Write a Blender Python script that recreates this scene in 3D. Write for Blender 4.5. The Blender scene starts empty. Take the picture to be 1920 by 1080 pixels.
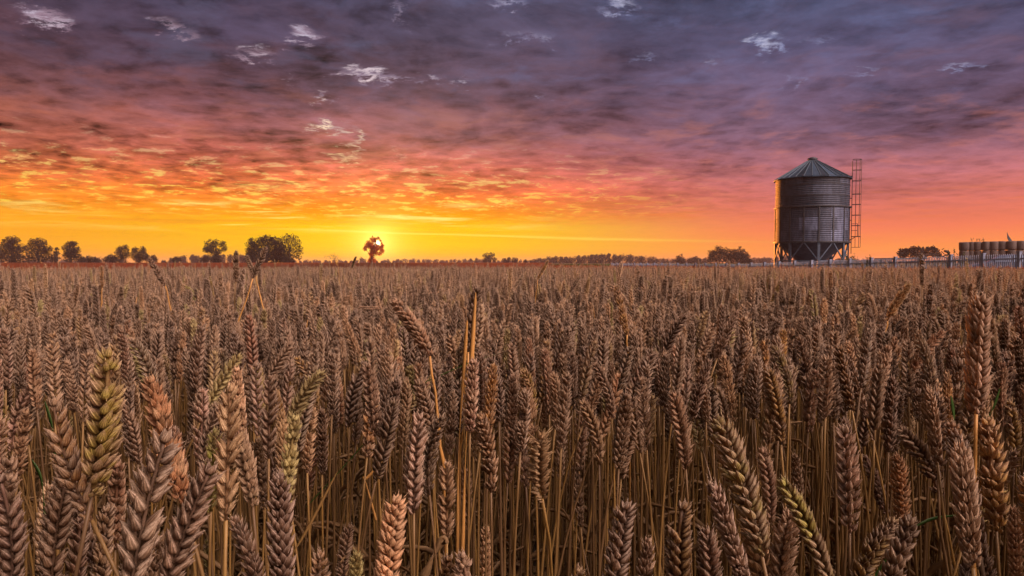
import bpy, bmesh, math, random
import numpy as np
from mathutils import Vector, Matrix, Euler
R = math.radians
rnd = random.Random(11)
scene = bpy.context.scene
COL = scene.collection

# ------------------------------------------------------------------ camera
F = 1280.0                     # focal length in pixels of a 1920 px wide picture
EYE = 1.02                     # camera height
PITCH = math.atan(48 / F)      # horizon sits 48 px above the picture centre
cam_d = bpy.data.cameras.new("camera")
cam = bpy.data.objects.new("camera", cam_d)
COL.objects.link(cam)
cam_d.sensor_width = 36
cam_d.lens = 24
cam_d.clip_start = 0.02
cam_d.clip_end = 12000
cam.location = (0, 0, EYE)
cam.rotation_euler = (R(90) - PITCH, 0, 0)
scene.camera = cam

def at(px, py, d):
    """world point seen at photo pixel (px,py), at horizontal distance d along the view (world y)."""
    x = (px - 960) / F; v = (540 - py) / F
    c, s = math.cos(PITCH), math.sin(PITCH)
    dy = c + v * s; dz = -s + v * c
    k = d / dy
    return Vector((x * k, d, EYE + dz * k))

# ------------------------------------------------------------------ helpers
def tag(o, label=None, cat=None, group=None, kind=None):
    if label: o["label"] = label
    if cat: o["category"] = cat
    if group: o["group"] = group
    if kind: o["kind"] = kind
    return o

def empty(name, loc=(0, 0, 0), rz=0.0):
    o = bpy.data.objects.new(name, None)
    o.empty_display_size = 0.1
    COL.objects.link(o); o.location = loc; o.rotation_euler = (0, 0, rz)
    return o

class MB:
    """collects vertices and faces for ONE mesh"""
    def __init__(s):
        s.v = []; s.f = []; s.mi = []; s.at = {}
    def add(s, vs, fs, mi=0, **attrs):
        b = len(s.v)
        s.v += [tuple(p) for p in vs]
        s.f += [tuple(i + b for i in f) for f in fs]
        s.mi += [mi] * len(fs)
        for k, val in attrs.items():
            s.at.setdefault(k, []).append((b, val))
    def box(s, c, size, rot=None, mi=0):
        x, y, z = [q / 2 for q in size]
        vs = [Vector((i * x, j * y, k * z)) for i in (-1, 1) for j in (-1, 1) for k in (-1, 1)]
        if rot is not None: vs = [rot @ p for p in vs]
        vs = [p + Vector(c) for p in vs]
        s.add(vs, [(0, 1, 3, 2), (4, 6, 7, 5), (0, 4, 5, 1), (2, 3, 7, 6), (0, 2, 6, 4), (1, 5, 7, 3)], mi)
    def bar(s, a, b, w, h=None, mi=0):
        a = Vector(a); b = Vector(b); d = b - a
        q = d.to_track_quat('Z', 'Y').to_matrix()
        s.box((a + b) / 2, (w, h or w, d.length), q, mi)
    def tube(s, pts, rad, n=6, mi=0, cap=True):
        pts = [Vector(p) for p in pts]
        if not hasattr(rad, '__len__'): rad = [rad] * len(pts)
        vs = []; fs = []
        up = Vector((0.13, 0.99, 0.05))
        for i, p in enumerate(pts):
            t = (pts[min(i + 1, len(pts) - 1)] - pts[max(i - 1, 0)]).normalized()
            a = t.cross(up)
            if a.length < 1e-3: a = t.cross(Vector((1, 0, 0)))
            a.normalize(); b = t.cross(a)
            for k in range(n):
                th = 2 * math.pi * k / n
                vs.append(p + (a * math.cos(th) + b * math.sin(th)) * rad[i])
        for i in range(len(pts) - 1):
            for k in range(n):
                k2 = (k + 1) % n
                fs.append((i * n + k, i * n + k2, (i + 1) * n + k2, (i + 1) * n + k))
        if cap:
            fs.append(tuple(range(n))[::-1]); fs.append(tuple((len(pts) - 1) * n + k for k in range(n)))
        s.add(vs, fs, mi)
    def mesh(s, name, mats, smooth=False):
        me = bpy.data.meshes.new(name)
        me.from_pydata(s.v, [], s.f)
        for m in (mats if isinstance(mats, (list, tuple)) else [mats]): me.materials.append(m)
        if any(s.mi): me.polygons.foreach_set("material_index", s.mi)
        if smooth: me.polygons.foreach_set("use_smooth", [True] * len(s.f))
        for k, lst in s.at.items():
            arr = np.zeros(len(s.v), dtype=np.float32)
            for b, val in lst: arr[b:b + len(val)] = val
            a = me.attributes.new(k, 'FLOAT', 'POINT'); a.data.foreach_set("value", arr)
        me.update()
        return me
    def build(s, name, mats, parent=None, smooth=False, loc=(0, 0, 0)):
        o = bpy.data.objects.new(name, s.mesh(name, mats, smooth))
        COL.objects.link(o); o.location = loc
        if parent: o.parent = parent
        return o

# ------------------------------------------------------------------ materials
def s2l(c):
    return tuple((v / 255 / 12.92 if v / 255 <= 0.04045 else ((v / 255 + 0.055) / 1.055) ** 2.4) for v in c)

class NT:
    def __init__(s, tree): s.t = tree; s.n = tree.nodes; s.l = tree.links
    def node(s, typ, **kw):
        n = s.n.new(typ)
        for k, v in kw.items(): setattr(n, k, v)
        return n
    def put(s, sock, v):
        if isinstance(v, bpy.types.NodeSocket): s.l.new(v, sock)
        elif v is not None:
            if hasattr(sock.default_value, '__len__') and hasattr(v, '__len__') and len(v) == 3 and len(sock.default_value) == 4:
                v = (*v, 1)
            sock.default_value = v
    def m(s, op, a, b=None, c=None, clamp=False):
        n = s.node('ShaderNodeMath', operation=op, use_clamp=clamp)
        s.put(n.inputs[0], a); s.put(n.inputs[1], b)
        if c is not None: s.put(n.inputs[2], c)
        return n.outputs[0]
    def vm(s, op, a, b=None, out=0):
        n = s.node('ShaderNodeVectorMath', operation=op)
        s.put(n.inputs[0], a)
        if b is not None: s.put(n.inputs[1], b)
        return n.outputs[out]
    def mix(s, f, a, b, blend='MIX'):
        n = s.node('ShaderNodeMix', data_type='RGBA', blend_type=blend)
        s.put(n.inputs[0], f); s.put(n.inputs[6], a); s.put(n.inputs[7], b)
        return n.outputs[2]
    def ss(s, x, lo, hi, a=0.0, b=1.0):
        n = s.node('ShaderNodeMapRange', interpolation_type='SMOOTHSTEP')
        s.put(n.inputs[0], x); s.put(n.inputs[1], lo); s.put(n.inputs[2], hi); s.put(n.inputs[3], a); s.put(n.inputs[4], b)
        return n.outputs[0]
    def lin(s, x, lo, hi, a=0.0, b=1.0):
        n = s.node('ShaderNodeMapRange')
        s.put(n.inputs[0], x); s.put(n.inputs[1], lo); s.put(n.inputs[2], hi); s.put(n.inputs[3], a); s.put(n.inputs[4], b)
        return n.outputs[0]
    def noise(s, vec, scale, detail=4, rough=0.5, dist=0.0, lac=2.0):
        n = s.node('ShaderNodeTexNoise')
        if vec is not None: s.put(n.inputs['Vector'], vec)
        s.put(n.inputs['Scale'], scale); s.put(n.inputs['Detail'], detail)
        s.put(n.inputs['Roughness'], rough); s.put(n.inputs['Distortion'], dist); s.put(n.inputs['Lacunarity'], lac)
        return n.outputs[0]
    def ramp(s, f, stops):
        n = s.node('ShaderNodeValToRGB')
        s.put(n.inputs[0], f); e = n.color_ramp.elements
        e[0].position = stops[0][0]; e[0].color = (*stops[0][1], 1)
        e[1].position = stops[-1][0]; e[1].color = (*stops[-1][1], 1)
        for p, c in stops[1:-1]:
            q = e.new(p); q.color = (*c, 1)
        return n.outputs[0]
    def attr(s, name):
        return s.node('ShaderNodeAttribute', attribute_name=name).outputs['Fac']
    def comb(s, x, y, z):
        n = s.node('ShaderNodeCombineXYZ')
        s.put(n.inputs[0], x); s.put(n.inputs[1], y); s.put(n.inputs[2], z)
        return n.outputs[0]

def mat(name):
    m = bpy.data.materials.new(name); m.use_nodes = True
    m.node_tree.nodes.clear()
    return m, NT(m.node_tree)

def finish(n, color, rough=0.6, metal=0.0, spec=0.3, bump=None, bstr=0.3, bdist=0.01, transl=None, tf=0.3):
    b = n.node('ShaderNodeBsdfPrincipled')
    n.put(b.inputs['Base Color'], color); n.put(b.inputs['Roughness'], rough)
    n.put(b.inputs['Metallic'], metal); n.put(b.inputs['Specular IOR Level'], spec)
    if bump is not None:
        bn = n.node('ShaderNodeBump'); n.put(bn.inputs['Height'], bump)
        bn.inputs['Strength'].default_value = bstr; bn.inputs['Distance'].default_value = bdist
        n.l.new(bn.outputs[0], b.inputs['Normal'])
    out = n.node('ShaderNodeOutputMaterial')
    sh = b.outputs[0]
    if transl is not None:
        t = n.node('ShaderNodeBsdfTranslucent'); n.put(t.inputs[0], transl)
        mx = n.node('ShaderNodeMixShader'); mx.inputs[0].default_value = tf
        n.l.new(sh, mx.inputs[1]); n.l.new(t.outputs[0], mx.inputs[2]); sh = mx.outputs[0]
    n.l.new(sh, out.inputs[0])

def noisy(name, c1, c2, scale=5, rough=0.7, metal=0.0, spec=0.3, bstr=0.2, bdist=0.01, transl=None, tf=0.3, obj_rand=0.0, detail=5):
    m, n = mat(name)
    tc = n.node('ShaderNodeTexCoord').outputs['Object']
    f = n.noise(tc, scale, detail, 0.6)
    col = n.mix(n.ss(f, 0.3, 0.7), c1, c2)
    if obj_rand:
        rv = n.node('ShaderNodeObjectInfo').outputs['Random']
        col = n.mix(1.0, col, n.ramp(rv, [(0, (1 - obj_rand,) * 3), (1, (1.0,) * 3)]), 'MULTIPLY')
    finish(n, col, rough, metal, spec, f, bstr, bdist, transl, tf)
    return m

# ear of wheat: attributes tone (per floret), along (0 foot .. 1 tip), turn (angle round the floret)
def ear_material():
    m, n = mat("wheat_husk")
    oi = n.node('ShaderNodeObjectInfo')
    tone = n.attr("tone"); al = n.attr("along"); tu = n.attr("turn")
    tc = n.node('ShaderNodeTexCoord').outputs['Object']
    nz = n.noise(tc, 160, 3, 0.6)
    r = oi.outputs['Random']
    k = n.m('ADD', n.m('MULTIPLY', tone, 0.75), n.m('MULTIPLY', n.m('SUBTRACT', nz, 0.5), 0.9))
    k = n.m('ADD', k, n.m('MULTIPLY', n.m('SUBTRACT', r, 0.5), 0.75), clamp=True)
    base = n.ramp(k, [(0.0, (0.10, 0.056, 0.032)), (0.3, (0.23, 0.140, 0.080)), (0.65, (0.46, 0.315, 0.20)), (1.0, (0.72, 0.55, 0.39))])
    # parchment tips, paled further as painted highlights
    tipf = n.m('MULTIPLY', n.ss(al, 0.45, 0.95), 0.62)
    base = n.mix(tipf, base, (0.76, 0.57, 0.40))
    # russet margins near the foot
    base = n.mix(n.m('MULTIPLY', n.ss(al, 0.35, 0.0), 0.5), base, (0.16, 0.085, 0.045))
    # fine veins along the husk
    v = n.m('SINE', n.m('MULTIPLY', tu, 11.0))
    v2 = n.noise(n.comb(n.m('MULTIPLY', tu, 5.0), n.m('MULTIPLY', al, 1.5), n.m('MULTIPLY', tone, 30.0)), 2.2, 3, 0.6)
    vv = n.m('MULTIPLY', n.m('ADD', n.m('MULTIPLY', v, 0.5), 0.5), v2)
    base = n.mix(n.ss(vv, 0.2, 0.62, 0.0, 0.62), base, (0.12, 0.068, 0.042))
    marg = n.m('MULTIPLY', n.ss(n.m('ABSOLUTE', n.m('COSINE', tu)), .72, .98), n.ss(al, .1, .6, .1, .55))  # papery husk margins, lightened in colour to act as crisp highlights
    base = n.mix(marg, base, (0.78, 0.60, 0.44))
    fine = n.noise(tc, 1100, 3, 0.7)
    base = n.mix(1.0, base, n.ramp(fine, [(.3, (.62, .58, .54)), (.62, (1.12, 1.12, 1.12))]), 'MULTIPLY')
    tint = oi.outputs['Color']
    patch = n.noise(n.vm('ADD', tc, n.comb(r, r, 0)), 55, 3, .6)
    tf = n.m('MULTIPLY', n.ss(al, 1.0, 0.45, .35, 1.0), n.ss(patch, .36, .60, .15, 1.0))
    base = n.mix(tf, base, n.mix(1.0, base, tint, 'MULTIPLY'))
    # slight hue drift between plants
    rr = n.ramp(r, [(0.0, (0.90, 0.86, 0.84)), (0.45, (1.0, 0.96, 0.90)), (0.80, (1.10, 0.98, 0.84)), (0.91, (1.12, 0.92, 0.70)), (0.96, (1.0, 1.0, 0.68)), (1.0, (0.85, 0.95, 0.55))])
    base = n.mix(1.0, base, rr, 'MULTIPLY')
    finish(n, base, 0.55, 0, 0.3, vv, 0.8, 0.0012, n.mix(0.5, base, (0.85, 0.38, 0.10)), 0.22)
    return m

def stem_material(name, stops):
    m, n = mat(name)
    oi = n.node('ShaderNodeObjectInfo')
    tc = n.node('ShaderNodeTexCoord').outputs['Object']
    streak = n.noise(n.vm('MULTIPLY', tc, (900, 900, 14)), 1.0, 3, 0.6)
    big = n.noise(n.vm('MULTIPLY', tc, (8, 8, 9)), 1.0, 2, 0.5)
    k = n.m('ADD', n.m('MULTIPLY', oi.outputs['Random'], 0.6), n.m('MULTIPLY', big, 0.5), clamp=True)
    c = n.ramp(k, stops)
    c = n.mix(n.ss(streak, 0.4, 0.75, 0, 0.5), c, (0.10, 0.055, 0.025))
    c = n.mix(1.0, c, oi.outputs['Color'], 'MULTIPLY')
    finish(n, c, 0.5, 0, 0.35, streak, 0.3, 0.0005, n.mix(0.5, c, (0.8, 0.35, 0.05)), 0.15)
    return m

M_EAR = ear_material()
M_STEM = stem_material("wheat_straw", [(0, (0.075, 0.042, 0.024)), (0.4, (0.18, 0.10, 0.038)), (0.75, (0.30, 0.17, 0.05)), (1, (0.48, 0.26, 0.055))])
M_OCHRE = stem_material("ochre_straw", [(0, (0.50, 0.24, 0.06)), (1, (0.68, 0.34, 0.09))])  # straw with the orange of backlit stems put into its colour
M_DRY = noisy("dry_leaf", (0.22, 0.13, 0.06), (0.38, 0.23, 0.10), 60, 0.6, transl=(0.6, 0.3, 0.08), tf=0.3, obj_rand=0.4)
M_GREEN = noisy("green_blade", (0.03, 0.065, 0.012), (0.06, 0.11, 0.02), 40, 0.45, transl=(0.25, 0.4, 0.05), tf=0.3)
M_SOIL = noisy("soil", (0.035, 0.022, 0.015), (0.08, 0.05, 0.03), 3, 0.95, bstr=0.6, bdist=0.05)
M_FAR_EAR = noisy("far_wheat", (0.032, 0.018, 0.013), (0.115, 0.064, 0.043), 3, 0.6, transl=(0.95, 0.42, 0.14), tf=0.42, obj_rand=0.3)  # far wheat, darkened in colour for the shaded gaps between ears
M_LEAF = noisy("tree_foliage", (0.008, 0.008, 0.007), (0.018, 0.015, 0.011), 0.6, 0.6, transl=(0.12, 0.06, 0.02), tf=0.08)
M_LEAF_RED = noisy("backlit_foliage", (0.10, 0.05, 0.02), (0.16, 0.08, 0.025), 0.6, 0.6, transl=(0.95, 0.28, 0.06), tf=0.7)  # red glow of the sun behind the crown put into the leaf colour
M_BARK = noisy("bark", (0.05, 0.035, 0.025), (0.10, 0.07, 0.05), 4, 0.9)
M_CROP = noisy("green_crop_leaf", (0.03, 0.05, 0.016), (0.06, 0.09, 0.03), 1.0, 0.6, transl=(0.15, 0.18, 0.03), tf=0.25)
M_WEED = noisy("weed_leaf", (0.035, 0.05, 0.018), (0.08, 0.09, 0.035), 2.0, 0.6, transl=(0.2, 0.18, 0.04), tf=0.25)

# ------------------------------------------------------------------ wheat ear
PROF_U = np.array([0.0, 0.10, 0.27, 0.48, 0.70, 0.88, 1.0])
PROF_R = np.array([0.35, 0.82, 1.0, 0.88, 0.56, 0.22, 0.02])

def floret(mb, org, out, up, side, L, W, T, rg, ns, nr, tone, awn=0.0, mi=0, curl=0.25):
    """pointed husk: foot at org, grows along `up` tilted towards `out`; side completes the frame"""
    u = np.linspace(0, 1, nr) if nr != 7 else PROF_U
    r = np.interp(u, PROF_U, PROF_R)
    vs = []; al = []; tu = []; tn = []
    for ui, ri in zip(u, r):
        bow = curl * L * (ui * (1 - ui)) * 0.9        # belly bows outwards
        c = org + up * (L * ui) + out * (bow + L * 0.16 * ui ** 3)
        for k in range(ns):
            th = 2 * math.pi * k / ns
            cs, sn = math.cos(th), math.sin(th)
            keel = 1.0 + 0.45 * max(0, sn) ** 3 - 0.25 * (sn < 0)
            p = c + side * (cs * W * ri) + out * (sn * T * ri * keel)
            vs.append(p); al.append(ui); tu.append(th); tn.append(tone)
    fs = []
    for i in range(len(u) - 1):
        for k in range(ns):
            k2 = (k + 1) % ns
            fs.append((i * ns + k, i * ns + k2, (i + 1) * ns + k2, (i + 1) * ns + k))
    fs.append(tuple(range(ns))[::-1])
    fs.append(tuple((len(u) - 1) * ns + k for k in range(ns)))
    mb.add(vs, fs, mi, tone=tn, along=al, turn=tu)
    if awn > 0:
        tip = org + up * L
        e = tip + (up * 1.0 + out * 0.12).normalized() * awn
        w = 0.00022
        mb.add([tip - side * w, tip + side * w, tip + out * w, e], [(0, 1, 3), (1, 2, 3), (2, 0, 3)], mi,
               tone=[tone] * 4, along=[0.9, 0.9, 0.9, 1], turn=[0] * 4)

def ear(mb, seed, L=0.092, Wd=1.0, bend=0.0, nsp=20, ns=8, nr=7, base=Vector((0, 0, 0)), dirz=Vector((0, 0, 1)), florets=4, awns=0.3, flare=1.0, longawn=0, ragged=0.2):
    """ear of wheat from base along dirz; the two ranks of spikelets lie along +-x"""
    r = random.Random(seed)
    q = Vector((0, 0, 1)).rotation_difference(dirz).to_matrix()
    X = q @ Vector((1, 0, 0)); Y = q @ Vector((0, 1, 0))
    pos = base.copy(); ang = 0.0
    step = L / nsp
    # rachis core
    path = [pos.copy()]
    for i in range(nsp + 1):
        t = i / nsp
        a = bend * t
        ax = (dirz * math.cos(a) + X * math.sin(a)).normalized()
        ox = (X * math.cos(a) - dirz * math.sin(a)).normalized()
        sgn = 1 if i % 2 else -1
        sc = np.interp(t, [0, 0.08, 0.25, 0.7, 0.92, 1.0], [0.55, 0.78, 1.0, 0.98, 0.74, 0.62]) * (1 + r.uniform(-.16, .12))
        if i == nsp:      # terminal spikelet
            for k in range(3):
                th = k * 2.09 + r.random()
                o = (ox * math.cos(th) + Y * math.sin(th))
                up = (ax + o * 0.22).normalized(); o2 = (o - ax * 0.2).normalized()
                floret(mb, pos, o2, up, up.cross(o2), 0.0105 * sc * 1.25, 0.0021 * Wd, 0.0017 * Wd, r, ns, nr, r.random(), r.uniform(0.001, 0.004))
            break
        if r.random() > 0.05 or florets < 3:
            out = ox * sgn
            foot = pos + out * 0.0011 * Wd
            tilt = r.uniform(0.40, 0.56) * flare
            tn0 = r.uniform(0.1, 0.95)
            specs = [(-1, 0.66, 0.30, 1.08), (1, 0.66, 0.30, 1.08), (0, 1.12, 0.0, 1.0)]
            if florets >= 4: specs += [(-0.5, 0.98, 0.15, 1.0), (0.5, 0.94, 0.15, 1.0)]
            if florets == 1: specs = [(0, 1.0, 0, 1.9)]
            if florets == 2: specs = [(-1, 0.9, 0.25, 1.3), (1, 0.95, 0.25, 1.3)]
            for j, (sy, tk, ya, ws) in enumerate(specs):
                tl = tilt * tk * (1 + r.uniform(-ragged, ragged))
                yy = sy * (ya + r.uniform(-.06, .1))
                up = (ax * math.cos(tl) + out * math.sin(tl) + Y * yy).normalized()
                o2 = (out * 0.75 + Y * sy * 0.75); o2 = (o2 - up * o2.dot(up)).normalized()
                s_ = up.cross(o2)
                ll = 0.0120 * sc * (1.0 + r.uniform(-.08, .12)) * (1.06 if j == 2 else 1)
                if j >= 3: ll *= 1.1
                aw = 0.0
                if r.random() < awns: aw = r.uniform(0.0015, 0.006) * (1.3 if t > .7 else 1)
                if longawn and t > 0.85 and j == 2: aw = r.uniform(0.02, 0.035) * longawn
                floret(mb, foot + Y * sy * 0.0023 * Wd + ax * (0.0009 * j), o2, up, s_, ll,
                       0.00238 * Wd * sc * ws, 0.0019 * Wd * sc * ws, r, ns, nr, min(1, max(0, tn0 + r.uniform(-.22, .22))), aw)
        pos = pos + ax * step; path.append(pos.copy())
    return path

def ear_mesh(name, seed, **kw):
    mb = MB()
    path = ear(mb, seed, **kw)
    mb.tube(path[::2] + [path[-1]], 0.0012, 5)
    return mb.mesh(name, M_EAR, smooth=True)

# close-up ears shared by the individually built stalks
EARS = []
for i in range(14):
    r_ = random.Random(100 + i)
    EARS.append(ear_mesh("ear", 100 + i, L=0.092, Wd=r_.uniform(0.92, 1.18), bend=[0, .12, -.15, .3, .05, -.3, .18, .5, 0, -.08, .1, -.2, .25, .7][i],
                         nsp=[20, 19, 21, 20, 18, 20, 22, 19, 17, 20, 21, 18, 20, 19][i], awns=0.45, flare=r_.uniform(0.85, 1.15), ragged=r_.uniform(.12, .32), ns=10))
EAR_AWN = ear_mesh("ear", 300, L=0.092, bend=-0.12, awns=0.6, longawn=1.0, ns=10)
EAR_FAT = ear_mesh("ear", 301, L=0.092, Wd=1.3, bend=0.15, nsp=17, awns=0.4, flare=1.15, ns=10)
EAR_TIGHT = ear_mesh("ear", 302, L=0.098, Wd=1.0, bend=0.04, nsp=26, awns=0.2, flare=0.8, ns=10)

def frame_to(d, roll):
    q = Vector((0, 0, 1)).rotation_difference(d)
    return (q.to_matrix() @ Matrix.Rotation(roll, 3, 'Z')).to_4x4()

def ribbon(mb, pts, widths, nrm=Vector((0, -1, 0)), fold=0.3, mi=0):
    """leaf blade with a folded midrib and real thickness in its fold"""
    vs = []; fs = []
    for i, p in enumerate(pts):
        p = Vector(p)
        t = (Vector(pts[min(i + 1, len(pts) - 1)]) - Vector(pts[max(i - 1, 0)])).normalized()
        s_ = t.cross(nrm)
        if s_.length < 1e-4: s_ = Vector((1, 0, 0))
        s_.normalize(); nn = s_.cross(t)
        w = widths[i]
        vs += [p - s_ * w + nn * w * fold, p, p + s_ * w + nn * w * fold, p - nn * 0.0003]
    for i in range(len(pts) - 1):
        a = i * 4; b = a + 4
        fs += [(a, a + 1, b + 1, b), (a + 1, a + 2, b + 2, b + 1), (a, b, b + 3, a + 3), (a + 2, a + 3, b + 3, b + 2)]
    mb.add(vs, fs, mi)

def stem_path(root, top, d, n=14):
    root = Vector(root); top = Vector(top)
    L = (top - root).length
    t0 = Vector((0, 0, 1)) * L * 0.9; t1 = d.normalized() * L * 0.75
    out = []
    for i in range(n):
        t = i / (n - 1); h = t * t
        out.append(root * (2 * t ** 3 - 3 * h + 1) + t0 * (t ** 3 - 2 * h + t) + top * (-2 * t ** 3 + 3 * h) + t1 * (t ** 3 - h))
    return out

def stem_parts(mb, pts, r0=0.0021, r1=0.0013, nodes=(0.18, 0.42, 0.68), ns=7):
    rad = []
    P = []
    n = len(pts)
    for i, p in enumerate(pts):
        t = i / (n - 1)
        rr = r0 + (r1 - r0) * t
        for q in nodes:
            if abs(t - q) < 0.5 / (n - 1): rr *= 1.35
        rad.append(rr)
    mb.tube(pts, rad, ns)

TONES = {
    'grey':   (1.0, 0.98, 0.98, 1),
    'pale':   (1.40, 1.38, 1.36, 1),
    'brown':  (0.80, 0.74, 0.66, 1),
    'russet': (1.10, 0.84, 0.66, 1),
    'ochre':  (1.20, 0.98, 0.52, 1),
    'green':  (0.82, 0.92, 0.40, 1),
    'lime':   (1.05, 1.25, 0.52, 1),
    'dark':   (0.42, 0.38, 0.38, 1),
}
stalks = []      # (px, py, d, label) for labels of neighbours
GROUP = "ripe wheat stalks standing at the front of the field"

def make_stalk(tip, base, d, tone='grey', mesh=None, w=1.0, label=None, stem='straw', roll=None, leaf=None, lean_y=0.0, root_shift=None, r=rnd):
    """one wheat stalk seen with its ear between photo pixels tip and base, at distance d"""
    B = at(base[0], base[1], d); T = at(tip[0], tip[1], d + lean_y)
    ax = T - B; Lw = ax.length; ax.normalize()
    if root_shift is None:
        root = Vector((B.x - ax.x * 0.22 + r.uniform(-.02, .02), B.y - ax.y * 0.2 + r.uniform(-.01, .03), 0))
    else:
        q = at(root_shift[0], root_shift[1], d); dirr = (q - B); k = B.z / max(0.05, B.z - q.z)
        root = Vector((B.x + (q.x - B.x) * min(k, 2.2), B.y + 0.02, 0))
    e = empty("wheat_stalk", root)
    me = mesh or r.choice(EARS)
    o = bpy.data.objects.new("ear", me); COL.objects.link(o); o.parent = e
    s = Lw / 0.098
    o.matrix_local = Matrix.Translation(B - root) @ frame_to(ax, (r.uniform(0, 6.28) if roll is None else roll)) @ Matrix.Diagonal((s * w, s * w, s, 1))
    o.color = tuple(c * r.uniform(0.92, 1.08) for c in TONES[tone][:3]) + (1,)
    mb = MB()
    if root_shift is None:
        pts = stem_path((0, 0, 0), B - root, ax)
    else:
        q = at(root_shift[0], root_shift[1], d) - root
        bb = B - root
        pts = [Vector((0, 0, 0)).lerp(q, i / 5) for i in range(5)] + [q.lerp(bb, i / 6) for i in range(7)]
        for p in pts[1:-1]: p += Vector((r.uniform(-.002, .002), 0, 0))
    stem_parts(mb, pts, 0.0020 * (1.25 if stem == 'ochre' else 1), 0.0013 * (1.15 if stem == 'ochre' else 1))
    so = mb.build("stem", M_OCHRE if stem == 'ochre' else M_STEM, e, smooth=True)
    if leaf is None: leaf = r.random() < 0.35 and d < 1.2
    if leaf:
        lb = MB()
        i0 = r.choice((5, 6, 7)); p0 = pts[min(i0, len(pts) - 2)]
        ang = r.uniform(0, 6.28); dv = Vector((math.cos(ang), math.sin(ang), 0)); Lf = r.uniform(0.10, 0.22)
        q = []; p = Vector(p0); v = (Vector((0, 0, 1)) + dv * 0.35).normalized()
        for k in range(9):
            q.append(p.copy()); p = p + v * Lf / 8; v = (v + Vector((0, 0, -r.uniform(.15, .34))) + dv * 0.05).normalized()
        ribbon(lb, q, [0.0015 + 0.0035 * math.sin(math.pi * min(1, (k + 0.6) / 9)) for k in range(9)], nrm=dv.cross(Vector((0, 0, 1))), fold=r.uniform(-.5, .6))
        lb.build("leaf", M_DRY, e, smooth=True)
    tag(e, label, "wheat stalk", GROUP)
    stalks.append([tip, base, d, tone, label, e])
    return e

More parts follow.
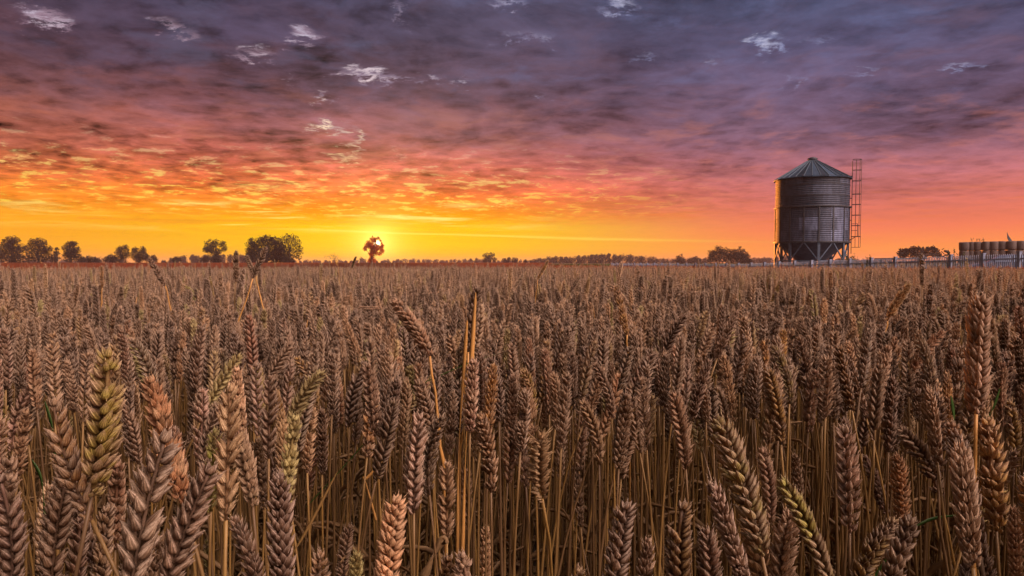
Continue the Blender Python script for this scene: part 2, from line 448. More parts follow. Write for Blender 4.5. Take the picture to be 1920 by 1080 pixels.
def dd(L, real=0.098): return F * real / L
HERO = [  # tip, base, distance, tone, mesh, width, label, extra
 ((236,662),(172,930),.44,'green',None,1.15,"large green tinged wheat ear leaning up to the right in the lower left",{}),
 ((58,762),(172,975),.46,'ochre',EARS[3],1.0,"olive and russet wheat ear bent over to the left beside the large green tinged ear",{}),
 ((14,785),(-8,960),.55,'russet',None,1.2,"fox red wheat ear cut by the left edge of the picture",{}),
 ((48,885),(18,1120),.50,'grey',None,1.1,"grey brown wheat ear in the bottom left corner, upright",{}),
 ((100,878),(96,1120),.52,'brown',None,1.1,"brown wheat ear with two grey tip husks, second from the bottom left corner",{}),
 ((286,808),(242,1130),.385,'grey',EAR_FAT,1.0,"biggest grey wheat ear at the bottom left with plump silvery husks",{'roll':.5}),
 ((378,868),(300,1140),.43,'grey',EARS[1],1.1,"slate brown wheat ear leaning right beside the biggest grey ear",{'roll':.3}),
 ((274,705),(345,945),.47,'russet',EARS[9],1.0,"reddish brown wheat ear leaning left behind the biggest grey ear",{}),
 ((432,720),(424,975),.475,'pale',EARS[0],1.0,"tall pinkish wheat ear with round kernels, tallest of the lower left group",{'roll':.2}),
 ((456,770),(474,950),.62,'brown',None,1.0,"brown wheat ear half hidden behind the tall pinkish ear",{}),
 ((520,893),(532,1120),.52,'grey',None,1.15,"wheat ear with a bright silver tip at the bottom, right of the tall pinkish ear",{}),
 ((470,965),(492,1150),.56,'pale',None,1.15,"pale wheat ear low at the bottom beside the silver tipped one",{}),
 ((592,1035),(600,1220),.6,'russet',None,1.1,"only the small reddish tip of a wheat ear at the bottom edge",{}),
 ((388,1012),(392,1100),1.1,'green',None,1.0,"small yellowish green wheat ear low between two big brown ears",{}),
 ((150,968),(140,1160),.6,'brown',None,1.0,"dull brown wheat ear at the bottom under the bent olive one",{}),
 ((196,950),(186,1130),.62,'brown',None,1.0,"shaded brown wheat ear at the bottom between green tinged and biggest grey ears",{}),
 ((326,800),(350,950),.7,'russet',None,1.0,"chestnut wheat ear squeezed behind the reddish brown leaning one",{}),
 ((130,780),(116,862),1.3,'pale',None,1.0,"little pale frayed wheat ear above the bent olive one",{}),
 ((506,704),(504,860),.74,'brown',None,1.1,"upright brown wheat ear with whitish tips just right of the tall pinkish one",{}),
 ((293,628),(288,752),1.0,'pale',None,1.1,"pale upright wheat ear standing above the biggest grey ear",{}),
 ((25,712),(24,845),.95,'grey',None,1.1,"grey wheat ear by the left edge above the fox red one",{}),
 ((776,776),(776,962),.66,'pale',EARS[10],1.1,"pale pink wheat ear on a bare stem, the brightest in the middle of the field",{'roll':.1}),
 ((727,936),(724,1150),.56,'pale',EARS[6],1.25,"broad pinkish wheat ear with one long pointed tip husk at the bottom",{'roll':.9}),
 ((837,866),(838,1015),.84,'brown',EARS[0],1.2,"symmetrical brown wheat ear with spreading husks below the ochre stems",{'roll':0}),
 ((873,878),(878,992),1.08,'pale',EARS[8],1.1,"narrow pale wheat ear just right of the symmetrical brown one",{'roll':0.1}),
 ((909,984),(911,1115),.92,'pale',None,1.0,"slim blond wheat ear at the bottom centre with a sharp tip",{}),
 ((884,1042),(888,1220),.62,'grey',None,1.3,"greyish wheat ear tip spreading at the bottom centre",{}),
 ((828,1035),(832,1210),.66,'ochre',None,1.2,"buff wheat ear tip at the bottom below the symmetrical brown ear",{}),
 ((962,780),(952,905),.98,'brown',None,1.15,"left one of a close pair of brown wheat ears in the middle",{}),
 ((974,774),(986,912),.96,'brown',None,1.15,"right one of a close pair of brown wheat ears in the middle",{}),
 ((1004,822),(1006,922),1.2,'brown',None,1.0,"small brown wheat ear right of the close pair",{}),
 ((1078,868),(1089,988),1.02,'brown',None,1.0,"slender brown wheat ear hanging over the dark gap in the middle",{}),
 ((1092,762),(1086,882),1.02,'brown',None,1.2,"dense brown wheat ear over the dark gap in the middle",{}),
 ((1064,790),(1066,880),1.35,'brown',None,1.0,"thin brown wheat ear left of the dense one over the dark gap",{}),
 ((1110,1002),(1108,1095),1.3,'brown',None,1.0,"small shaded wheat ear deep in the dark gap near the bottom",{}),
 ((1168,942),(1144,1150),.55,'pale',EARS[4],1.15,"ragged blond wheat ear with one round kernel at its tip, bottom centre right",{'roll':.4}),
 ((1246,948),(1280,1150),.56,'ochre',EARS[3],1.2,"golden brown wheat ear with a blunt burnt tip near the bottom",{'roll':.2}),
 ((1216,1008),(1196,1190),.62,'pale',None,1.1,"small round tipped blond wheat ear left of the golden blunt one",{}),
 ((1066,1050),(1070,1220),.66,'pale',None,1.1,"blond wheat ear tip peeping up at the bottom edge below the dark gap",{}),
 ((1334,900),(1405,1120),.50,'pale',EAR_AWN,1.0,"pale orange wheat ear leaning left with long fine awns",{'roll':1.3}),
 ((1362,775),(1428,1040),.46,'green',EARS[2],1.1,"tall yellow green wheat ear leaning left behind the awned one",{'roll':.5}),
 ((1342,990),(1332,1190),.58,'grey',None,1.15,"frayed pink grey wheat ear at the bottom under the awned one",{}),
 ((1446,950),(1470,1165),.52,'pale',None,1.1,"pinkish wheat ear with a pointed tip between the two green ones",{}),
 ((1490,886),(1556,1100),.49,'lime',EARS[5],.85,"bright lime yellow wheat ear leaning left at the bottom",{'roll':0.1}),
 ((1636,960),(1600,1125),.62,'ochre',EARS[7],1.3,"curved golden wheat ear at the bottom right with folded over tip",{'roll':.2}),
 ((1704,968),(1645,1170),.50,'pale',EAR_FAT,1.05,"fattest brown wheat ear at the bottom right, leaning right",{'roll':.7}),
 ((1690,850),(1690,985),.80,'russet',None,1.3,"orange brown wheat ear standing behind the fattest one",{}),
 ((1634,858),(1660,962),1.0,'grey',None,1.15,"greyish wheat ear between golden and orange brown ears",{}),
 ((1834,568),(1830,775),.62,'pale',EAR_TIGHT,1.2,"tallest wheat ear at the right, tightly packed on a thick orange stem",{'roll':.1,'stem':'ochre','root_shift':(1825,1080),'leaf':False}),
 ((1852,785),(1868,995),.62,'ochre',None,1.35,"big brown wheat ear beside the thick orange stem at the right",{}),
 ((1784,788),(1812,935),.74,'ochre',None,1.35,"yellowish wheat ear left of the thick orange stem",{}),
 ((1846,900),(1808,1015),.72,'ochre',EARS[13],1.4,"curled wheat ear of round buff kernels crossing the thick orange stem",{'roll':.3}),
 ((1848,975),(1856,1110),.72,'grey',None,1.2,"shaded wheat ear at the bottom below the curled buff one",{}),
 ((1908,752),(1902,862),.9,'ochre',None,1.2,"tan wheat ear cut by the right edge of the picture",{}),
 ((1722,782),(1762,932),.82,'brown',EARS[7],1.15,"nodding brown wheat ear left of the yellowish one",{}),
 ((1706,754),(1700,850),1.2,'grey',None,1.1,"silver grey wheat ear leaning right above the orange brown one",{}),
 ((1903,955),(1906,1100),.8,'grey',None,1.2,"grey brown wheat ear in the bottom right corner",{}),
 ((1276,735),(1286,880),.86,'brown',None,1.2,"dense dark brown wheat ear above the golden blunt one",{}),
 ((1168,732),(1160,878),.86,'brown',None,1.15,"long brown wheat ear above the ragged blond one",{}),
 ((1216,740),(1214,852),1.1,'brown',None,1.1,"brown wheat ear between the long one and the dense dark one",{}),
 ((1362,790),(1366,905),1.05,'grey',None,1.1,"grey wheat ear just behind the tall yellow green one",{}),
 ((752,553),(806,668),.88,'brown',EARS[12],1.25,"brown wheat ear nodding left on an orange stem in the middle distance",{'stem':'ochre','root_shift':(830,870),'leaf':False}),
 ((913,560),(888,655),1.12,'pale',None,1.2,"silvery wheat ear leaning right beside the ochre stems",{}),
 ((893,538),(878,660),1.05,'brown',None,1.1,"brown wheat ear behind the tall pair of ochre stems",{'stem':'ochre','root_shift':(862,850),'leaf':False}),
 ((443,470),(442,528),1.75,'dark',EARS[0],1.35,"dark wheat ear rising above the horizon in front of the trees, straight upright",{'stem':'straw','root_shift':(437,720)}),
 ((499,463),(474,522),1.7,'brown',EARS[0],1.1,"wheat ear above the horizon leaning right on an orange stem",{'stem':'ochre','root_shift':(432,650)}),
 ((460,480),(480,518),2.0,'brown',EARS[4],1.2,"wheat ear above the horizon leaning left across the right leaning one",{'stem':'ochre','root_shift':(494,580)}),
 ((279,484),(310,536),1.8,'brown',EARS[0],1.1,"wheat ear leaning left on a slanting orange stem before the far left trees",{'stem':'ochre','root_shift':(328,610)}),
 ((982,514),(962,542),3.2,'pale',None,1.1,"pale arching wheat ear on a curved yellow stem below the far woods",{'stem':'ochre','root_shift':(940,620)}),
 ((1028,488),(1008,524),2.8,'ochre',None,1.1,"ochre wheat ear touching the horizon line under the far woods",{'stem':'ochre','root_shift':(1000,610)}),
 ((1088,518),(1068,548),2.8,'dark',EARS[0],1.4,"blackened wheat ear leaning right under the far woods",{}),
 ((1142,522),(1178,572),2.0,'pale',None,1.0,"pale wheat ear nodding left under the far woods",{}),
 ((1155,535),(1176,628),1.3,'ochre',EARS[9],1.0,"yellowish wheat ear below the pale nodding one",{'stem':'ochre','root_shift':(1180,700)}),
 ((1697,528),(1664,602),1.45,'russet',None,1.1,"red brown wheat ear leaning right below the fence",{'stem':'ochre','root_shift':(1655,655)}),
 ((667,478),(660,502),4.3,'dark',None,1.3,"small dark wheat ear standing alone left of the lone tree",{}),
 ((672,583),(716,577),1.9,'pale',EARS[3],1.0,"pale wheat ear lying level, bent over below the lone tree",{'root_shift':(706,640)}),
 ((190,498),(192,540),2.6,'ochre',None,1.1,"ochre wheat ear poking up near the far left trees",{'stem':'ochre','root_shift':(190,580)}),
 ((353,533),(372,562),3.0,'lime',None,1.1,"pale green wheat ear leaning left in the middle distance",{}),
 ((394,526),(400,563),2.7,'lime',None,1.1,"pale green upright wheat ear below the round topped pair of trees",{'stem':'ochre','root_shift':(396,610)}),
 ((1551,560),(1540,622),1.75,'pale',None,1.2,"straight wheat ear with light tip below the silo",{}),
 ((126,605),(126,640),3.0,'pale',None,1.2,"whitest small wheat ear on an orange stem at the left",{'stem':'ochre','root_shift':(124,680)}),
 ((153,573),(150,628),2.1,'pale',None,1.1,"whitish wheat ear just above the whitest small one",{}),
 ((1360,700),(1352,800),1.2,'brown',None,1.1,"umber wheat ear above the tall yellow green one",{}),
 ((1520,690),(1515,810),1.0,'grey',None,1.15,"steel grey wheat ear above the bright lime one",{}),
 ((1490,850),(1500,950),1.15,'grey',None,1.2,"weathered wheat ear just behind the tip of the bright lime one",{}),
 ((605,765),(604,890),.98,'brown',None,1.1,"brown wheat ear left of the brightest pale pink one",{}),
 ((660,675),(655,800),1.0,'grey',None,1.2,"grey wheat ear in the tight group above the broad pinkish one",{}),
 ((852,738),(845,850),1.1,'grey',None,1.15,"grey wheat ear just left of the orange stems",{}),
 ((638,705),(636,800),1.25,'brown',None,1.2,"tawny wheat ear in the tight group left of the brightest one",{}),
 ((645,985),(640,1100),.95,'brown',None,1.2,"dim brown wheat ear left of the broad pinkish one at the bottom",{}),
 ((668,1030),(664,1180),.8,'pale',None,1.2,"pink wheat ear tip at the bottom left of the broad pinkish one",{}),
]
for h in HERO:
    t_, b_, d_, tone_, me_, w_, lab_, ex_ = h
    make_stalk(t_, b_, d_, tone_, me_, w_ , lab_, **ex_)

# the rest of the individually built stalks: the closest part of the stand
LAND = [(0, 190, "the far left trees"), (190, 300, "the two small trees"), (300, 440, "the small round tree"), (440, 580, "the big round trees"),
        (580, 660, "the low grass plume"), (660, 760, "the lone sunlit tree"), (760, 900, "the ochre stems"), (900, 1000, "the hazy small trees"),
        (1000, 1150, "the near far woods"), (1150, 1310, "the far woods"), (1310, 1430, "the dark copse"), (1430, 1530, "the silo's left half"),
        (1530, 1620, "the silo's right half"), (1620, 1740, "the domed thicket"), (1740, 1800, "the rusty cultivator"), (1800, 1925, "the straw bales")]
TW = {'grey': 'grey brown', 'pale': 'pale straw', 'brown': 'dark brown', 'russet': 'reddish', 'ochre': 'golden', 'green': 'greenish'}
cands = []
rr_ = random.Random(5)
tries = 0
hero_boxes = [(min(s[0][0], s[1][0]) - 16, min(s[0][1], s[1][1]) - 6, max(s[0][0], s[1][0]) + 16, max(s[0][1], s[1][1]), s[2]) for s in stalks]
made = []
NFILL = 300 - len(HERO)
while len(made) < NFILL and tries < 60000:
    tries += 1
    d = math.sqrt(rr_.uniform(0.50 ** 2, 1.22 ** 2))
    px = rr_.uniform(-30, 1950)
    h = min(0.26, max(0.075, rr_.gauss(0.155, 0.035)))
    if d < 0.75: h = max(h, 0.15)
    py = 492 + F * h / d
    L = F * rr_.uniform(0.08, 0.1) / d
    if 560 < px < 1320 and d < 0.74: continue
    if py > 1075: continue
    lean = rr_.gauss(0, 0.10) + (rr_.choice((-1, 1)) * rr_.uniform(.2, .5) if rr_.random() < .08 else 0)
    tip = (px, py); base = (px - lean * L, py + L * math.cos(lean))
    bx = (min(tip[0], base[0]) - F * .007 / d, py, max(tip[0], base[0]) + F * .007 / d, base[1])
    bad = False
    for q in hero_boxes:
        ow = min(bx[2], q[2]) - max(bx[0], q[0]); oh = min(bx[3], q[3]) - max(bx[1], q[1])
        if ow > 0 and oh > 0 and (d < q[4] or ow * oh > 0.55 * (bx[2] - bx[0]) * (bx[3] - bx[1])): bad = True; break
    if bad: continue
    for q in made:
        if abs(q[0][0] - px) < F * .012 / d and abs(q[2] - d) < 0.04: bad = True; break
    if bad: continue
    tone = rr_.choices(['grey', 'pale', 'brown', 'russet', 'ochre', 'green'], [30, 14, 34, 9, 9, 4])[0]
    made.append((tip, base, d, tone, lean))
labs = {}
rows = []
for tip, base, d, tone, lean in made:
    lm = next((l for a, b, l in LAND if a <= tip[0] < b), LAND[0][2] if tip[0] < 0 else LAND[-1][2])
    ln = "leaning left" if lean < -0.12 else "leaning right" if lean > 0.12 else "upright"
    hh = "high" if tip[1] < 640 else "midway" if tip[1] < 745 else "low"
    key = (TW[tone], ln, hh, lm)
    labs.setdefault(key, []).append(tip[0]); rows.append(key)
for (tip, base, d, tone, lean), key in zip(made, rows):
    xs = sorted(labs[key])
    o_ = ""
    if len(xs) > 1:
        i = xs.index(tip[0])
        o_ = ("leftmost " if i == 0 else "rightmost " if i == len(xs) - 1 else ["second ", "third ", "fourth ", "fifth ", "sixth "][min(i, 5) - 1])
    lab = f"{o_}{key[0]} wheat stalk {key[1]}, {key[2]} below {key[3]}"
    make_stalk(tip, base, d, tone, None, rr_.uniform(0.9, 1.12), lab, r=rr_, lean_y=rr_.uniform(-.02, .015))

# ------------------------------------------------------------------ wheat field (uncountable part)
VAR = bpy.data.collections.new("wheat_variants")
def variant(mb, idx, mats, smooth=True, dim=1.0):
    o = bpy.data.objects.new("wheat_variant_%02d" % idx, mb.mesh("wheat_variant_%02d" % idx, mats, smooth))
    VAR.objects.link(o); o.color = (dim, dim * .95, dim * .94, 1)  # dim puts the shaded gaps between farther ears into their colour
idx = 0
LODS = []
def plant(seed, ns, nr, florets, nsp, H=0.87, stemn=10, tall=False):
    r = random.Random(seed)
    mb = MB()
    lean = r.gauss(0, 0.06); la = r.uniform(0, 6.28)
    if seed % 50 in (4, ): lean = r.uniform(0.25, 0.6)
    d = Vector((math.sin(lean) * math.cos(la), math.sin(lean) * math.sin(la), math.cos(lean)))
    L = r.uniform(0.078, 0.098)
    B = Vector((d.x * 0.2, d.y * 0.2, H - L * d.z))
    ear(mb, seed, L=L, Wd=r.uniform(0.86, 1.06), bend=r.gauss(0, 0.22), nsp=nsp, ns=ns, nr=nr, base=B, dirz=d, florets=florets, awns=0.45 if florets > 2 else 0, ragged=0.34, flare=r.uniform(1.0, 1.3))
    pts = stem_path((0, 0, 0), B, d, stemn)
    k0 = len(mb.f)
    stem_parts(mb, pts, 0.0024, 0.0014, ns=5 if ns > 4 else 3)
    for i in range(k0, len(mb.f)): mb.mi[i] = 1
    for j in range(r.choice((1, 2, 2, 3))):
        i0 = r.choice(range(max(1, stemn // 3), max(2, int(stemn * .7)))); p = Vector(pts[i0]); ang = r.uniform(0, 6.28); dv = Vector((math.cos(ang), math.sin(ang), 0))
        v = (Vector((0, 0, 1)) + dv * 0.3).normalized(); q = []; Lf = r.uniform(.1, .24)
        for k in range(6):
            q.append(p.copy()); p = p + v * Lf / 5; v = (v + Vector((0, 0, -r.uniform(.2, .5))) + dv * 0.08).normalized()
        ribbon(mb, q, [0.001 + 0.0035 * math.sin(math.pi * (k + .5) / 6) for k in range(6)], nrm=dv.cross(Vector((0, 0, 1))), mi=2)
    return mb
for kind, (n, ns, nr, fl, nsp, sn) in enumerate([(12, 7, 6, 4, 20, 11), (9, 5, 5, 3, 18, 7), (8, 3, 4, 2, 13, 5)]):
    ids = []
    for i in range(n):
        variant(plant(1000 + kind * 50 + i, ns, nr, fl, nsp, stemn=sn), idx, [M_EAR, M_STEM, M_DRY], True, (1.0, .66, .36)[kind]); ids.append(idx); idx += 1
    LODS.append(ids)
# bare ochre culms, bent grass and taller heads as accents
ids = []
for i in range(3):
    mb = MB(); r = random.Random(50 + i)
    x = r.uniform(-.08, .08)
    stem_parts(mb, stem_path((0, 0, 0), (x, 0.02, .80), Vector((x * 2, 0, 1)), 9), 0.0026, 0.0017, ns=5)
    variant(mb, idx, [M_OCHRE]); ids.append(idx); idx += 1
ACC = ids
# patches for the far field, 2 m square, made of rough ears
ids = []
for i in range(4):
    mb = MB(); r = random.Random(70 + i)
    for k in range(430):
        x = r.uniform(-1.05, 1.05); y = r.uniform(-1.05, 1.05); z = min(1.0, r.gauss(0.85, 0.035)); L = r.uniform(.1, .14)
        if r.random() < .02: z += r.uniform(.03, .08)
        lx = r.gauss(0, .02); ly = r.gauss(0, .02); w = .0085
        a = r.uniform(0, 1.57)
        ring = [(math.cos(a + q * 1.571) * w, math.sin(a + q * 1.571) * w) for q in range(4)]
        vs = [(x, y, z - L)] + [(x + lx * .5 + cx, y + ly * .5 + cy, z - L * .6) for cx, cy in ring] + [(x + lx + cx * .8, y + ly + cy * .8, z - L * .2) for cx, cy in ring] + [(x + lx * 1.3, y + ly * 1.3, z)]
        fs = [(0, 2, 1), (0, 3, 2), (0, 4, 3), (0, 1, 4)] + [(1 + q, 1 + (q + 1) % 4, 5 + (q + 1) % 4, 5 + q) for q in range(4)] + [(5 + q, 5 + (q + 1) % 4, 9) for q in range(4)]
        mb.add(vs, fs)
    for k in range(260):
        x = r.uniform(-1, 1); y = r.uniform(-1, 1); h = r.uniform(.6, .8)
        mb.add([(x - .004, y, .3), (x + .004, y, .3), (x, y + .006, .3), (x + r.gauss(0, .03), y + r.gauss(0, .03), h)], [(0, 1, 3), (1, 2, 3), (2, 0, 3)])
    variant(mb, idx, [M_FAR_EAR], smooth=False); ids.append(idx); idx += 1
PATCH = ids

def fence_x(y): return 31.1 - 0.2 * y
def edge_x(y):  # right-hand edge of the wheat field: it stops about 18 m out and runs back to the fence
    return 1e9 if y < 18.5 else 8.2 - (y - 18.5) * 0.42 if y < 34 else 1.69 + (y - 34) * 0.06
P = []; ROT = []; SC = []; ID = []
pr = random.Random(77)
def addp(x, y, z, rot, sc, i):
    P.append((x, y, z)); ROT.append(rot); SC.append(sc); ID.append(i)
def scatter(r0, r1, dens, angmax, ids):
    area = angmax * (r1 * r1 - r0 * r0)
    for _ in range(int(area * dens)):
        rad = math.sqrt(pr.uniform(r0 * r0, r1 * r1)); a = pr.uniform(-angmax, angmax)
        x, y = rad * math.sin(a), rad * math.cos(a)
        if x > edge_x(y): continue
        px = 960 + F * x / max(y, .05)
        if y < 1.25 and -60 < px < 1980:
            if y < 0.92 or pr.random() < 0.35: continue    # the individually built stalks stand here
        tn = 0.16 if pr.random() < .93 else .5
        s = pr.gauss(1.0, 0.042)
        if pr.random() < 0.03: s += pr.uniform(.05, .13)
        s = max(.86, min(s, 1.2))
        if rad < 2.2: s = min(s, 1.03)
        w = pr.uniform(.9, 1.15)
        addp(x, y, -0.002, (pr.gauss(0, .04) * (1 if tn < .3 else 3), pr.gauss(0, .04) * (1 if tn < .3 else 3), pr.uniform(0, 6.28)), (w, w, s), pr.choice(ids))
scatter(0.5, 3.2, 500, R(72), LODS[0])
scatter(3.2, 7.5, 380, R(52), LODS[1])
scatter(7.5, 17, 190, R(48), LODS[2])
for _ in range(1500):
    rad = math.sqrt(pr.uniform(4.8, 64)); a = pr.uniform(-R(50), R(50))
    addp(rad * math.sin(a), rad * math.cos(a), 0, (pr.gauss(0, .2), pr.gauss(0, .2), pr.uniform(0, 6.28)), (.8, .8, pr.uniform(.9, 1.1)), pr.choice(ACC))
y = 15.5
while y < 235:
    half = y * 1.05 + 6
    x = -half
    while x < half:
        if (x < edge_x(y) - 1.0 or (y < 18.5)) and math.hypot(x, y) > 15.8:
            addp(x + pr.uniform(-.2, .2), y + pr.uniform(-.2, .2), 0, (0, 0, pr.choice((0, 1.571, 3.142, 4.712)) + pr.uniform(-.1, .1)), (1, 1, pr.uniform(.97, 1.03)), pr.choice(PATCH))
        x += 1.95
    y += 1.95
me = bpy.data.meshes.new("wheat_field"); me.from_pydata(P, [], [])
a = me.attributes.new("rot", 'FLOAT_VECTOR', 'POINT'); a.data.foreach_set("vector", np.array(ROT, dtype=np.float32).ravel())
a = me.attributes.new("scl", 'FLOAT_VECTOR', 'POINT'); a.data.foreach_set("vector", np.array(SC, dtype=np.float32).ravel())
a = me.attributes.new("pick", 'INT', 'POINT'); a.data.foreach_set("value", np.array(ID, dtype=np.int32))
for m_ in (M_EAR, M_STEM): me.materials.append(m_)
wf = bpy.data.objects.new("wheat_field", me); COL.objects.link(wf)
tag(wf, "dense ripe wheat filling the whole field behind the first rows", "wheat", kind="stuff")
ng = bpy.data.node_groups.new("grow_wheat", 'GeometryNodeTree')
ng.interface.new_socket("Geometry", in_out='INPUT', socket_type='NodeSocketGeometry')
ng.interface.new_socket("Geometry", in_out='OUTPUT', socket_type='NodeSocketGeometry')
gi = ng.nodes.new('NodeGroupInput'); go = ng.nodes.new('NodeGroupOutput')
ci = ng.nodes.new('GeometryNodeCollectionInfo'); ci.inputs['Collection'].default_value = VAR
ci.inputs['Separate Children'].default_value = True; ci.inputs['Reset Children'].default_value = True
mp = ng.nodes.new('GeometryNodeMeshToPoints'); ip = ng.nodes.new('GeometryNodeInstanceOnPoints')
def na(nm, t):
    n = ng.nodes.new('GeometryNodeInputNamedAttribute'); n.data_type = t; n.inputs[0].default_value = nm
    return next(o for o in n.outputs if o.enabled and o.name == 'Attribute')
L_ = ng.links.new
L_(gi.outputs[0], mp.inputs[0]); L_(mp.outputs[0], ip.inputs['Points'])
L_(ci.outputs[0], ip.inputs['Instance']); ip.inputs['Pick Instance'].default_value = True
L_(na("pick", 'INT'), ip.inputs['Instance Index'])
L_(na("rot", 'FLOAT_VECTOR'), ip.inputs['Rotation']); L_(na("scl", 'FLOAT_VECTOR'), ip.inputs['Scale'])
L_(ip.outputs[0], go.inputs[0])
md = wf.modifiers.new("grow", 'NODES'); md.node_group = ng
print("wheat points", len(P), "things", len(stalks))

# ------------------------------------------------------------------ ground
def ground_z(x, y):
    # the farmyard strip behind the wheat falls gently along the fence
    t = x - fence_x(y)
    w = min(1, max(0, (t + 6) / 5)) * min(1, max(0, (y - 18) / 6)); w = w * w * (3 - 2 * w)
    h = max(-0.30, min(0.30, 0.275 - 0.0225 * (y - 33)))
    far = min(1, max(0, (260 - y) / 100))
    return h * w * far
mb = MB()
xs = [-2400, -1200, -600, -300, -150, -80, -40, -20] + list(range(-10, 60, 2)) + [70, 90, 120, 200, 400, 900, 2400]
ys = [-150, -60, -20, -5] + list(range(0, 120, 3)) + [140, 170, 220, 300, 500, 900, 1500, 2400]
vs = [(x, y, ground_z(x, y)) for y in ys for x in xs]
nx = len(xs)
mb.add(vs, [(j * nx + i, j * nx + i + 1, (j + 1) * nx + i + 1, (j + 1) * nx + i) for j in range(len(ys) - 1) for i in range(nx - 1)])
mg, n = mat("field_ground")
tc = n.node('ShaderNodeTexCoord').outputs['Object']
f = n.noise(tc, 1.5, 6, 0.6); f2 = n.noise(tc, 0.02, 3, 0.5)
c = n.mix(n.ss(f, .35, .65), (0.04, 0.026, 0.016), (0.09, 0.06, 0.035))
c2 = n.mix(n.ss(f2, .4, .6), (0.16, 0.11, 0.05), (0.08, 0.09, 0.035))
sp = n.node('ShaderNodeSeparateXYZ'); n.l.new(tc, sp.inputs[0])
finish(n, n.mix(n.ss(sp.outputs[1], 180, 260), c, c2), 0.95, 0, 0.1, f, 0.5, 0.05)
tag(mb.build("ground", mg, smooth=True), kind="structure")

# low green crop beyond the fence, dark band under the far woods
mb = MB(); r = random.Random(9)
for k in range(9000):
    y = r.uniform(60, 175); t = r.random()
    xa = fence_x(y) + 2 if y < 140 else -12 + (y - 140) * .3
    xb = y * 0.385
    if xb < xa: continue
    x = xa + (xb - xa) * t
    if math.hypot(x - 26.4, y - 60) < 9: continue
    z0 = ground_z(x, y); s = r.uniform(.35, .6)
    for q in range(2):
        a = r.uniform(0, 6.28); dx, dy = math.cos(a) * s * .5, math.sin(a) * s * .5
        mb.add([(x - dy * .4, y + dx * .4, z0), (x + dy * .4, y - dx * .4, z0), (x + dx, y + dy, z0 + r.uniform(.8, 1.05)), (x - dx * .3, y - dy * .3, z0 + .6)], [(0, 1, 2), (0, 2, 3)])
tag(mb.build("green_crop", M_CROP), "low dark green crop growing beyond the picket fence", "crop", kind="stuff")

# rough grass between wheat and fence
mb = MB(); r = random.Random(19)
for k in range(9000):
    y = r.uniform(19, 75); x = r.uniform(max(edge_x(y) + .3, -1), fence_x(y) + 9)
    if x > y * 1.0: continue
    z0 = ground_z(x, y); hgt = r.uniform(.15, .5); a = r.uniform(0, 6.28); w = .012
    mb.add([(x - w, y, z0), (x + w, y, z0), (x + math.cos(a) * .12, y + math.sin(a) * .12, z0 + hgt)], [(0, 1, 2)])
tag(mb.build("rough_grass", M_WEED), "rough grass along the foot of the fence", "grass", kind="stuff")

# ------------------------------------------------------------------ picket fence
M_PICKET = noisy("weathered_white_paint", (0.20, 0.21, 0.27), (0.32, 0.33, 0.41), 3, 0.6, spec=0.3)
M_POST = noisy("concrete_post", (0.18, 0.20, 0.27), (0.27, 0.29, 0.38), 4, 0.8)
fe = empty("picket_fence", (24.5, 33, 0))
N0, N1 = -4, 29
def fpos(nn):
    yy = 33 + 1.963 * nn; xx = 24.5 - 0.3926 * nn
    return Vector((xx, yy, max(-0.30, min(0.36, 0.275 - 0.0225 * (yy - 33)))))
for k in range(N0, N1 + 1):
    a = fpos(k); b = fpos(k + 1)
    dirv = (b - a); ang = math.atan2(dirv.y, dirv.x); rot = Matrix.Rotation(ang, 3, 'Z')
    mb = MB(); mb.box(a + Vector((0, 0, .58)) - fe.location, (.15, .15, 1.30), rot)
    mb.box(a + Vector((0, 0, 1.245)) - fe.location, (.18, .18, .05), rot)
    mb.build("post", M_POST, fe)
    if k == N1: break
    mb = MB()
    u = dirv.normalized()
    nrm = Vector((u.y, -u.x, 0)) * (-1)      # picket side towards the camera
    npk = 16
    for q in range(npk):
        t = (q + .5) / npk * (dirv.length - .2) + .1
        if (k * 7 + q * 13) % 61 == 0 and k > 2: continue
        p = a + u * t + nrm * .035 - fe.location
        hh = 1.16 + ((k * 31 + q * 17) % 7) * .004; w2 = .024
        rt = rot
        prof = [(-w2, 0.06), (w2, 0.06), (w2, hh - .05), (0, hh), (-w2, hh - .05)]
        vs = [p + u * x + Vector((0, 0, z)) + nrm * s for s in (-.01, .01) for x, z in prof]
        mb.add(vs, [(0, 1, 2, 3, 4), (9, 8, 7, 6, 5)] + [(i, (i + 1) % 5 + 0, (i + 1) % 5 + 5, i + 5) for i in range(5)])
    mb.build("picket_panel", M_PICKET, fe)
    for hz in (.28, .93):
        mb = MB(); mb.bar(a + u * .07 + Vector((0, 0, hz)) - fe.location, b - u * .07 + Vector((0, 0, hz)) - fe.location, .04, .07)
        mb.build("rail", M_PICKET, fe)
tag(fe, "long weathered white picket fence with concrete posts running past the silo", "fence")

